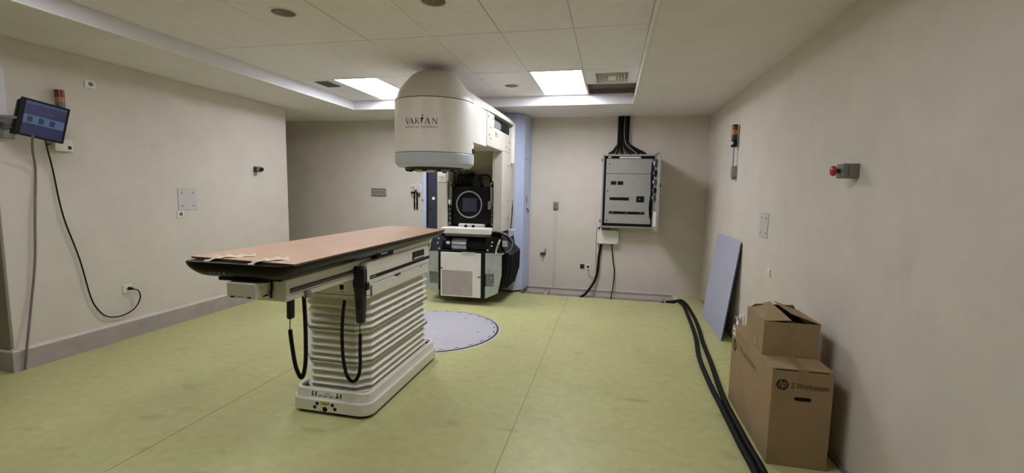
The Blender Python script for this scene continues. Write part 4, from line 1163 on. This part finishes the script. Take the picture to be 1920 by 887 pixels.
def screw_plate(label, side, u, z, w_, h):
    s = W('cover_plate', label, 'wall plate', side, u, z, 'screwed cover plates')
    p = s.box(-w_ / 2, w_ / 2, -h / 2, h / 2, 0.0, 0.005, 'plate', 'plategrey', b=0.0015)
    for a in (-1, 1):
        for b_ in (-1, 1):
            s.cyl((a * w_ * 0.30, b_ * h * 0.31, 0.004), (a * w_ * 0.30, b_ * h * 0.31, 0.008), 0.009, 'screw', 'midgrey', n=10)
    s.box(-w_ / 2 - 0.003, w_ / 2 + 0.003, -h / 2 - 0.003, h / 2 + 0.003, 0.0, 0.0012, 'edge_line', 'midgrey')
screw_plate('square pale cover plate with four screws on the left wall', 'left', 4.342, 1.425, 0.235, 0.245)
screw_plate('tall pale cover plate with four screws on the right wall', 'right', 4.565, 1.318, 0.225, 0.222)

def estop(label, side, u, z, w_, h, d, dark=False):
    s = W('emergency_stop', label, 'emergency stop', side, u, z, 'emergency stop boxes')
    p = s.box(-w_ / 2, w_ / 2, -h / 2, h / 2, 0.0, d * 0.62, 'box', 'midgrey' if not dark else 'darkgrey', b=0.004)
    s.box(-w_ / 2, w_ / 2, -h / 2, h / 2, d * 0.63, d, 'lid', 'midgrey', b=0.004)
    bt = 'red' if not dark else 'black'
    s.cyl((0, 0, d), (0, 0, d + 0.022), 0.013, 'stem', 'darkgrey')
    prof = [(0.016, 0.020), (0.029, 0.026), (0.031, 0.034), (0.026, 0.042), (0.012, 0.047), (0.002, 0.048)]
    mb = MB(); mb.lathe([(r * (h / 0.085), d + t_) for r, t_ in prof], (0, 0, 0), n=20)
    s.fin(mb, 'button', bt, smooth=50)
estop('grey emergency stop box with a red mushroom button on the right wall', 'right', 3.03, 1.748, 0.085, 0.085, 0.085)
estop('small grey emergency stop box near the far corner of the left wall', 'left', 5.40, 1.825, 0.075, 0.075, 0.075, True)

# signal light tower on the right wall
s = W('signal_tower', 'slim signal tower with red, orange and green tiers on the right wall', 'signal light', 'right', 5.65, 1.80, 'signal lights')
s.box(-0.032, 0.032, 0.0, 0.125, 0.0, 0.06, 'bracket', 'boxgrey', b=0.005)
s.box(-0.022, 0.022, -0.03, 0.0, 0.012, 0.05, 'cable_gland', 'midgrey', b=0.004)
s.cyl((0.0, 0.12, 0.045), (0.0, 0.36, 0.045), 0.010, 'pole', 'steel')
s.cyl((0.0, 0.34, 0.045), (0.0, 0.42, 0.045), 0.033, 'foot', 'black')
s.cyl((0.02, 0.365, 0.07), (0.02, 0.40, 0.082), 0.018, 'sticker', 'white')
s.cyl((0.0, 0.42, 0.045), (0.0, 0.475, 0.045), 0.032, 'green_tier', 'greenlens')
s.cyl((0.0, 0.475, 0.045), (0.0, 0.53, 0.045), 0.032, 'orange_tier', 'orangelens')
s.cyl((0.0, 0.53, 0.045), (0.0, 0.575, 0.045), 0.032, 'red_tier', 'redlens')
s.cyl((0.0, 0.575, 0.045), (0.0, 0.59, 0.045), 0.030, 'cap', 'black')
# signal light behind the monitor
s = W('signal_tower', 'short signal light with red and orange tiers behind the monitor', 'signal light', 'left', 3.125, 2.10, 'signal lights')
s.box(-0.03, 0.03, 0.0, 0.07, 0.0, 0.05, 'bracket', 'boxgrey', b=0.004)
s.cyl((0, 0.06, 0.045), (0, 0.14, 0.045), 0.010, 'pole', 'steel')
s.cyl((0, 0.13, 0.045), (0, 0.205, 0.045), 0.032, 'grey_tier', 'greylens')
s.cyl((0, 0.205, 0.045), (0, 0.245, 0.045), 0.033, 'orange_tier', 'orangelens')
s.cyl((0, 0.245, 0.045), (0, 0.31, 0.045), 0.033, 'red_tier', 'redlens')
# white junction box under the monitor
s = W('junction_box', 'small white junction box on the left wall just below the monitor', 'junction box', 'left', 3.135, 1.925)
p = s.box(-0.075, 0.065, -0.05, 0.055, 0.0, 0.045, 'box', 'white', b=0.004)
s.box(0.022, 0.048, -0.03, -0.002, 0.044, 0.049, 'port', 'black', b=0.002)
s.box(-0.11, -0.09, -0.005, 0.012, 0.0, 0.02, 'clip', 'darkgrey', b=0.003)

# monitor on a wall arm
t = thing('monitor', 'black flat monitor with a dim blue screen on a left wall arm', 'monitor', (-4.55, 2.83, 1.94))
al, ro = math.radians(20), math.radians(-12)
h_ = Vector((-math.sin(al) * -1, math.cos(al), 0)).normalized()
up_ = Vector((0, 0, 1))
rx = h_ * math.cos(ro) + up_ * math.sin(ro)
ry = up_ * math.cos(ro) - h_ * math.sin(ro)
rz = rx.cross(ry)
oc = Vector((-4.56, 2.836, 2.095))
mm = Matrix((rx.to_tuple() + (0,), ry.to_tuple() + (0,), rz.to_tuple() + (0,), (0, 0, 0, 1))).transposed()
mm.translation = oc
def mon(mb, name, material, parent=None):
    mb.xform(mm); return mb.build(name, material, parent or t)
W2, H2 = 0.143, 0.150
cs = mon(MB().box(-W2, W2, -H2, H2, -0.035, 0.0, b=0.006), 'casing', 'black')
mon(MB().box(-W2, W2, H2 - 0.014, H2, 0.0, 0.004, b=0.001), 'bezel', 'black')
mon(MB().box(-W2, W2, -H2, -H2 + 0.014, 0.0, 0.004, b=0.001), 'bezel', 'black')
mon(MB().box(-W2, -W2 + 0.030, -H2 + 0.014, H2 - 0.014, 0.0, 0.004, b=0.001), 'bezel', 'black')
mon(MB().box(W2 - 0.014, W2, -H2 + 0.014, H2 - 0.014, 0.0, 0.004, b=0.001), 'bezel', 'black')
scr = mon(MB().box(-W2 + 0.03, W2 - 0.014, -H2 + 0.014, H2 - 0.014, -0.001, 0.0012), 'screen', 'scr_base')
def sc_(x0, x1, y0, y1, m_, d=0.0018): mon(MB().box(x0, x1, y0, y1, 0.001, d), 'screen_area', m_, scr)
sc_(-0.109, 0.126, 0.112, 0.130, 'scr_title')
sc_(-0.110, 0.127, 0.045, 0.105, 'scr_violet')
sc_(-0.110, 0.127, -0.045, 0.025, 'scr_band')
for x in (-0.09, -0.025, 0.04): sc_(x, x + 0.032, -0.032, 0.012, 'scr_dark', 0.0024)
sc_(-0.03, 0.06, 0.055, 0.062, 'scr_title', 0.0024)
sc_(-0.110, 0.127, -0.130, -0.065, 'scr_violet')
mon(MB().box(-W2 - 0.010, -W2 + 0.01, -H2 + 0.05, H2 - 0.02, -0.075, -0.008, b=0.006), 'rear_housing', 'black')
mon(MB().box(-W2 - 0.016, -W2 + 0.02, -H2 - 0.004, -H2 + 0.04, -0.05, -0.006, b=0.004), 'speaker_foot', 'black')
# wall arm carrying it
# (same thing: the wall rail and the arm it hangs on)
MB().box(XL, XL + 0.035, 2.705, 2.765, 1.93, 2.50, b=0.004).build('rail', 'fascia', t)
MB().box(XL + 0.03, XL + 0.09, 2.695, 2.775, 2.02, 2.10, b=0.005).build('bracket', 'midgrey', t)
MB().box(XL + 0.03, XL + 0.085, 2.70, 2.77, 1.94, 2.0, b=0.005).build('bracket', 'boxgrey', t)
mb = MB(); mb.tube([(XL + 0.06, 2.735, 2.065), (XL + 0.12, 2.62, 2.09), (XL + 0.20, 2.66, 2.10), (XL + 0.255, 2.79, 2.10)], 0.014, n=10)
mb.build('arm', 'midgrey', t, smooth=50)

# ---------------------------------------------------------------- back wall
s = W('socket_strip', 'grey block of three sockets on the back wall left of the machine', 'socket', 'back', -4.02, 1.523)
p = s.box(-0.14, 0.14, -0.068, 0.068, 0.0, 0.02, 'plate', 'midgrey', b=0.004)
for k, x in enumerate((-0.09, 0.0, 0.09)):
    s.box(x - 0.038, x + 0.038, -0.045, 0.045, 0.019, 0.024, 'module', 'boxgrey', b=0.003)
    s.cyl((x, 0.0, 0.023), (x, 0.0, 0.0255), 0.024, 'well', 'midgrey')
    s.cyl((x - 0.008, 0.004, 0.025), (x - 0.008, 0.004, 0.0265), 0.008 if k == 1 else 0.004, 'pin_hole', 'black', n=8)
# wall-hung keypad with two dark hanging handsets
s = W('wall_controller', 'white wall controller with two dark hanging handsets left of the machine', 'controller', 'back', -3.30, 1.24)
p = s.box(-0.115, -0.035, 0.305, 0.415, 0.0, 0.03, 'keypad', 'white', b=0.004)
for a in range(3):
    for b_ in range(3):
        s.box(-0.105 + a * 0.024, -0.09 + a * 0.024, 0.325 + b_ * 0.026, 0.34 + b_ * 0.026, 0.029, 0.032, 'key', 'midgrey' if b_ < 2 else 'darkgrey', parent=p)
s.box(-0.03, 0.105, 0.31, 0.45, 0.0, 0.006, 'paper_note', 'fascia')
for k in range(4): s.box(-0.01, 0.06 - 0.01 * k, 0.335 + k * 0.028, 0.341 + k * 0.028, 0.0055, 0.007, 'print_line', 'midgrey')
s.box(-0.03, 0.005, 0.30, 0.34, 0.0, 0.03, 'hook', 'darkgrey', b=0.004)
s.box(-0.105, -0.02, 0.29, 0.305, 0.0, 0.035, 'hook', 'black', b=0.004)
s.box(-0.046, -0.022, 0.0, 0.30, 0.01, 0.035, 'handset', 'blackrub', b=0.006)
s.box(0.0, 0.026, 0.0, 0.30, 0.01, 0.035, 'handset', 'blackrub', b=0.006)
s.box(-0.02, 0.0, 0.12, 0.19, 0.0, 0.02, 'label', 'white')
s.box(0.035, 0.065, 0.225, 0.285, 0.0, 0.03, 'key_ring', 'darkgrey', b=0.008)
s.fin(MB().torus((-0.065, 0.25, 0.02), 0.03, 0.005, 'z', n=20, k=6), 'wire_loop', 'darkgrey', smooth=50)
s.box(0.095, 0.13, 0.15, 0.18, 0.0, 0.012, 'switch', 'midgrey', b=0.003)
s.box(0.03, 0.14, 0.447, 0.452, 0.0, 0.004, 'print_line', 'midgrey')
# grey switch with a conduit running down
s = W('wall_switch', 'grey switch with a pale conduit running down to the trench', 'switch', 'back', -0.873, 1.366)
p = s.box(-0.042, 0.042, -0.055, 0.058, 0.0, 0.03, 'box', 'midgrey', b=0.004)
s.box(-0.024, 0.024, -0.02, 0.04, 0.029, 0.036, 'rocker', 'boxgrey', b=0.003)
s.box(-0.012, 0.012, 0.0, 0.026, 0.035, 0.039, 'window', 'black')
s.box(-0.02, 0.0, -0.085, -0.055, 0.0, 0.02, 'gland', 'darkgrey', b=0.003)
s.box(-0.016, 0.016, -1.335, -0.08, 0.0, 0.018, 'conduit', 'base_top', b=0.004)
# little dark tap
s = W('wall_tap', 'small dark tap on the back wall beside the blue stand', 'tap', 'back', -1.06, 0.575)
s.box(-0.045, 0.04, -0.022, 0.018, 0.0, 0.035, 'body', 'darkgrey', b=0.005)
mb = MB(); mb.tube([(0.02, 0.015, 0.02), (0.028, 0.05, 0.022), (0.04, 0.07, 0.022), (0.034, 0.085, 0.022)], 0.007, n=7); s.fin(mb, 'lever', 'midgrey', smooth=50)
mb = MB(); mb.tube([(0.0, -0.02, 0.02), (0.0, -0.07, 0.014), (-0.004, -0.13, 0.008)], 0.005, n=6); s.fin(mb, 'drip_pipe', 'midgrey', smooth=50)

# ---------------------------------------------------------------- electrical cabinet
EX0, EX1, EY, EZ0, EZ1 = -0.148, 0.632, 7.05, 1.058, 2.168
ec = thing('electrical_cabinet', 'grey wall-mounted electrical cabinet with its door swung open', 'electrical cabinet', ((EX0 + EX1) / 2, YB, EZ0))
mb = MB()
q = 0.022
mb.box(EX0, EX0 + q, EY, YB - 0.004, EZ0, EZ1); mb.box(EX1 - q, EX1, EY, YB - 0.004, EZ0, EZ1)
mb.box(EX0 + q, EX1 - q, EY, YB - 0.004, EZ1 - q, EZ1); mb.box(EX0 + q, EX1 - q, EY, YB - 0.004, EZ0, EZ0 + q)
mb.box(EX0 + q, EX1 - q, YB - 0.02, YB - 0.004, EZ0 + q, EZ1 - q)
eb = mb.build('enclosure', 'boxgrey', ec)
MB().box(EX0 + q, EX1 - q, EY + 0.05, EY + 0.058, EZ0 + q, EZ1 - q).build('dark_surround', 'black', ec)
def plate_with_holes(x0, x1, z0, z1, y0, y1, holes, name):
    xs = sorted({x0, x1} | {h[0] for h in holes} | {h[1] for h in holes})
    zs = sorted({z0, z1} | {h[2] for h in holes} | {h[3] for h in holes})
    mb = MB()
    for a, b_ in zip(xs[:-1], xs[1:]):
        run = None
        for c_, d in zip(zs[:-1], zs[1:]):
            mx_, mz_ = (a + b_) / 2, (c_ + d) / 2
            if any(h[0] < mx_ < h[1] and h[2] < mz_ < h[3] for h in holes):
                if run: mb.box(a, b_, y0, y1, run[0], run[1]); run = None
            else:
                run = (run[0], d) if run else (c_, d)
        if run: mb.box(a, b_, y0, y1, run[0], run[1])
    return mb.build(name, 'boxgrey', ec)
PX0_, PX1_ = -0.093, 0.588
holes = [(-0.016, 0.066, 1.712, 1.768), (0.083, 0.168, 1.712, 1.768), (-0.026, 0.262, 1.476, 1.523), (0.369, 0.485, 1.452, 1.545), (-0.028, 0.499, 1.266, 1.309)]
pp = plate_with_holes(PX0_, PX1_, 1.125, 1.878, EY + 0.038, EY + 0.048, holes, 'inner_panel')
up2 = MB().box(PX0_, PX1_, EY + 0.038, EY + 0.048, 1.884, 2.105, b=0.001).build('inner_panel', 'boxgrey', ec)
for x, z in ((-0.045, 2.03), (-0.06, 1.62), (-0.055, 1.17)):
    MB().cyl((x, EY + 0.032, z), (x, EY + 0.039, z), 0.011, n=12).build('lock', 'darkgrey', pp)
MB().box(0.10, 0.41, EY + 0.028, EY + 0.04, 2.112, 2.142, b=0.002).build('paper_label', 'white', ec)
MB().box(-0.07, -0.02, EY + 0.028, EY + 0.04, 2.118, 2.138, b=0.002).build('paper_label', 'white', ec)
for k in range(9):
    x = 0.0 + k * 0.053
    MB().box(x, x + 0.042, EY + 0.042, EY + 0.054, 1.272, 1.303, b=0.002).build('breaker', 'black' if k % 4 else 'darkgrey', pp)
for k in range(5):
    x = -0.018 + k * 0.054
    MB().box(x, x + 0.045, EY + 0.042, EY + 0.054, 1.481, 1.518, b=0.002).build('breaker', 'black', pp)
MB().box(0.395, 0.462, EY + 0.036, EY + 0.054, 1.468, 1.53, b=0.003).build('breaker', 'black', pp)
MB().box(0.41, 0.425, EY + 0.03, EY + 0.04, 1.49, 1.51).build('toggle', 'midgrey', pp)
# latches on the left flank and bottom lip
for z in (2.06, 1.13): MB().box(EX0 - 0.022, EX0, EY + 0.02, EY + 0.06, z, z + 0.05, b=0.004).build('hinge', 'midgrey', ec)
MB().box(EX0 - 0.006, EX1 + 0.004, EY - 0.004, EY + 0.02, EZ0 - 0.006, EZ0 + 0.012, b=0.002).build('drip_lip', 'midgrey', ec)
# door, opened about a right angle
DX = 0.615
dr = MB().box(DX + 0.003, DX + 0.022, EY - 0.66, EY - 0.004, EZ0 + 0.004, EZ1 + 0.004, b=0.003).build('door', 'boxgrey', ec)
MB().box(DX - 0.010, DX + 0.004, EY - 0.66, EY - 0.635, EZ0 + 0.01, EZ1, b=0.002).build('door_return', 'boxgrey', dr)
MB().box(DX - 0.010, DX + 0.004, EY - 0.635, EY - 0.02, EZ1 - 0.02, EZ1, b=0.002).build('door_return', 'boxgrey', dr)
MB().box(DX - 0.010, DX + 0.004, EY - 0.635, EY - 0.02, EZ0 + 0.01, EZ0 + 0.03, b=0.002).build('door_return', 'boxgrey', dr)
rng = random.Random(5)
for k, (z, hh) in enumerate(((1.98, 0.09), (1.84, 0.08), (1.72, 0.07), (1.60, 0.07), (1.50, 0.06))):
    MB().box(DX - 0.035, DX + 0.003, EY - 0.40, EY - 0.12, z, z + hh, b=0.004).build('door_device', 'black' if k % 2 else 'darkgrey', dr)
    MB().box(DX - 0.042, DX - 0.033, EY - 0.34, EY - 0.24, z + 0.02, z + hh - 0.02, b=0.002).build('door_device', 'midgrey' if k % 2 else 'white', dr)
for k in range(4):
    x_ = DX - 0.03 - 0.006 * k
    mb = MB(); mb.tube([(x_, EY - 0.15 + 0.02 * k, 2.05), (x_ - 0.01, EY - 0.12, 1.85), (x_, EY - 0.1, 1.6), (x_ - 0.01, EY - 0.05, 1.40), (x_ + 0.01, EY + 0.03, 1.30 - 0.03 * k)], 0.007, n=6)
    mb.build('door_wire', 'blackrub', dr, smooth=50)
MB().box(DX - 0.012, DX + 0.003, EY - 0.50, EY - 0.20, 1.12, 1.33, b=0.003).build('document_pocket', 'offwhite', dr)
MB().cyl((DX + 0.022, EY - 0.60, 1.70), (DX + 0.040, EY - 0.60, 1.70), 0.016, n=14).build('door_lock', 'black', dr)
# cable trunking above, packed with black cables that fan out into the cabinet
tr = thing('cable_trunking', 'open wall trunking packed with black cables above the electrical cabinet', 'cable trunking', (0.145, YB, 2.19))
MB().box(0.050, 0.058, YB - 0.07, YB, 2.30, ZS - 0.004).build('channel_side', 'boxgrey', tr)
MB().box(0.232, 0.240, YB - 0.07, YB, 2.30, ZS - 0.004).build('channel_side', 'boxgrey', tr)
MB().box(0.058, 0.232, YB - 0.008, YB, 2.30, ZS - 0.004).build('channel_back', 'darkgrey', tr)
rng = random.Random(11)
NC = 22
for k in range(NC):
    f = k / (NC - 1)
    xt = 0.070 + 0.150 * (f * 0.9 + 0.05) + rng.uniform(-0.006, 0.006)
    fx = -0.06 + 0.56 * (f ** 0.85) + rng.uniform(-0.02, 0.02)
    yd = YB - 0.022 - 0.04 * ((k * 7) % 3) / 2
    mb = MB()
    mb.tube([(xt, yd, ZS - 0.005), (xt + rng.uniform(-.006, .006), yd, 2.60), (xt + rng.uniform(-.008, .008), yd, 2.44), (xt + (fx - xt) * 0.18, yd - 0.005, 2.33), (xt + (fx - xt) * 0.62, yd - 0.03, 2.235 + 0.01 * (k % 3)), (fx, yd - 0.06, 2.20), (fx + (fx - xt) * 0.03, yd - 0.065, 2.178)], rng.choice((0.007, 0.009, 0.011)), n=6, smooth=5)
    mb.build('cable', 'cable_grey' if k in (9, 14) else 'blackrub', tr, smooth=50)
# junction box below
s = W('junction_box', 'pale junction box under the electrical cabinet', 'junction box', 'back', -0.028, 0.895)
p = s.box(-0.165, 0.160, -0.108, 0.108, 0.0, 0.085, 'box', 'white', b=0.006)
s.box(-0.165, 0.160, -0.108, 0.108, 0.087, 0.10, 'lid', 'white', b=0.004)
for a in (-0.145, 0.14):
    for b_ in (-0.09, 0.09): s.cyl((a, b_, 0.099), (a, b_, 0.102), 0.008, 'screw', 'midgrey', n=8)
for x in (-0.10, 0.06): s.cyl((x, -0.13, 0.045), (x, -0.106, 0.045), 0.022, 'gland', 'midgrey')
for k in range(4):
    s.cyl((-0.14 + k * 0.05, 0.106, 0.045), (-0.14 + k * 0.05, 0.154, 0.045), 0.011, 'riser', 'darkgrey', n=8)
tag(centre(MB().tube([(-0.128, 7.255, 0.775), (-0.155, 7.25, 0.58), (-0.172, 7.245, 0.32), (-0.225, 7.22, 0.15), (-0.33, 7.10, 0.0), (-0.42, 7.0, -0.055)], 0.020, n=10, smooth=8).build('supply_cable', 'blackrub', smooth=60)), 'thick black cable dropping from the pale junction box into the trench', 'cable')
tag(centre(MB().tube([(0.032, 7.255, 0.78), (0.068, 7.262, 0.506), (0.093, 7.262, 0.335), (0.08, 7.23, 0.075), (0.06, 7.12, -0.02), (0.055, 7.0, -0.07)], 0.0085, n=8, smooth=8).build('thin_cable', 'black', smooth=60)), 'thin dark cable dropping from the pale junction box into the trench', 'cable')
tag(centre(MB().tube([(-0.318, YB - 0.014, 0.36), (-0.306, YB - 0.02, 0.27), (-0.24, YB - 0.02, 0.22), (-0.196, YB - 0.016, 0.29), (-0.205, YB - 0.012, 0.60), (-0.21, YB - 0.012, 0.98), (-0.19, YB - 0.02, 1.04)], 0.0035, n=6, smooth=8).build('thin_wire', 'cable_grey', smooth=60)), 'fine grey wire from the white socket up beside the junction box', 'cable')

# low socket on the right wall behind the cartons with a plastic wrap hanging off it
s = W('wall_socket', 'white socket in loose plastic wrap low on the right wall behind the cartons', 'socket', 'right', 5.0, 0.285, SG)
p = s.box(-0.055, 0.055, -0.07, 0.07, 0.0, 0.012, 'plate', 'white', b=0.004)
s.cyl((0, 0.02, 0.011), (0, 0.02, 0.0145), 0.026, 'well', 'offwhite', parent=p)
rng = random.Random(2)
for k in range(3):
    mb = MB()
    rows = []
    for i in range(6):
        y_ = 0.06 - i * 0.045 - 0.01 * k
        cx_ = -0.02 + 0.03 * math.sin(i * 1.9 + k * 2) + 0.012 * k
        w3 = 0.022 + 0.012 * math.cos(i * 2.3 + k)
        zz_ = 0.022 + 0.016 * k + 0.008 * math.sin(i * 2.7 + k)
        rows.append([(cx_ - w3, y_, zz_), (cx_, y_ + 0.006, zz_ + 0.012), (cx_ + w3, y_, zz_), (cx_ + w3, y_, zz_ - 0.002), (cx_, y_ + 0.006, zz_ + 0.010), (cx_ - w3, y_, zz_ - 0.002)])
    mb.loft(rows)
    s.fin(mb, 'plastic_wrap', 'white')
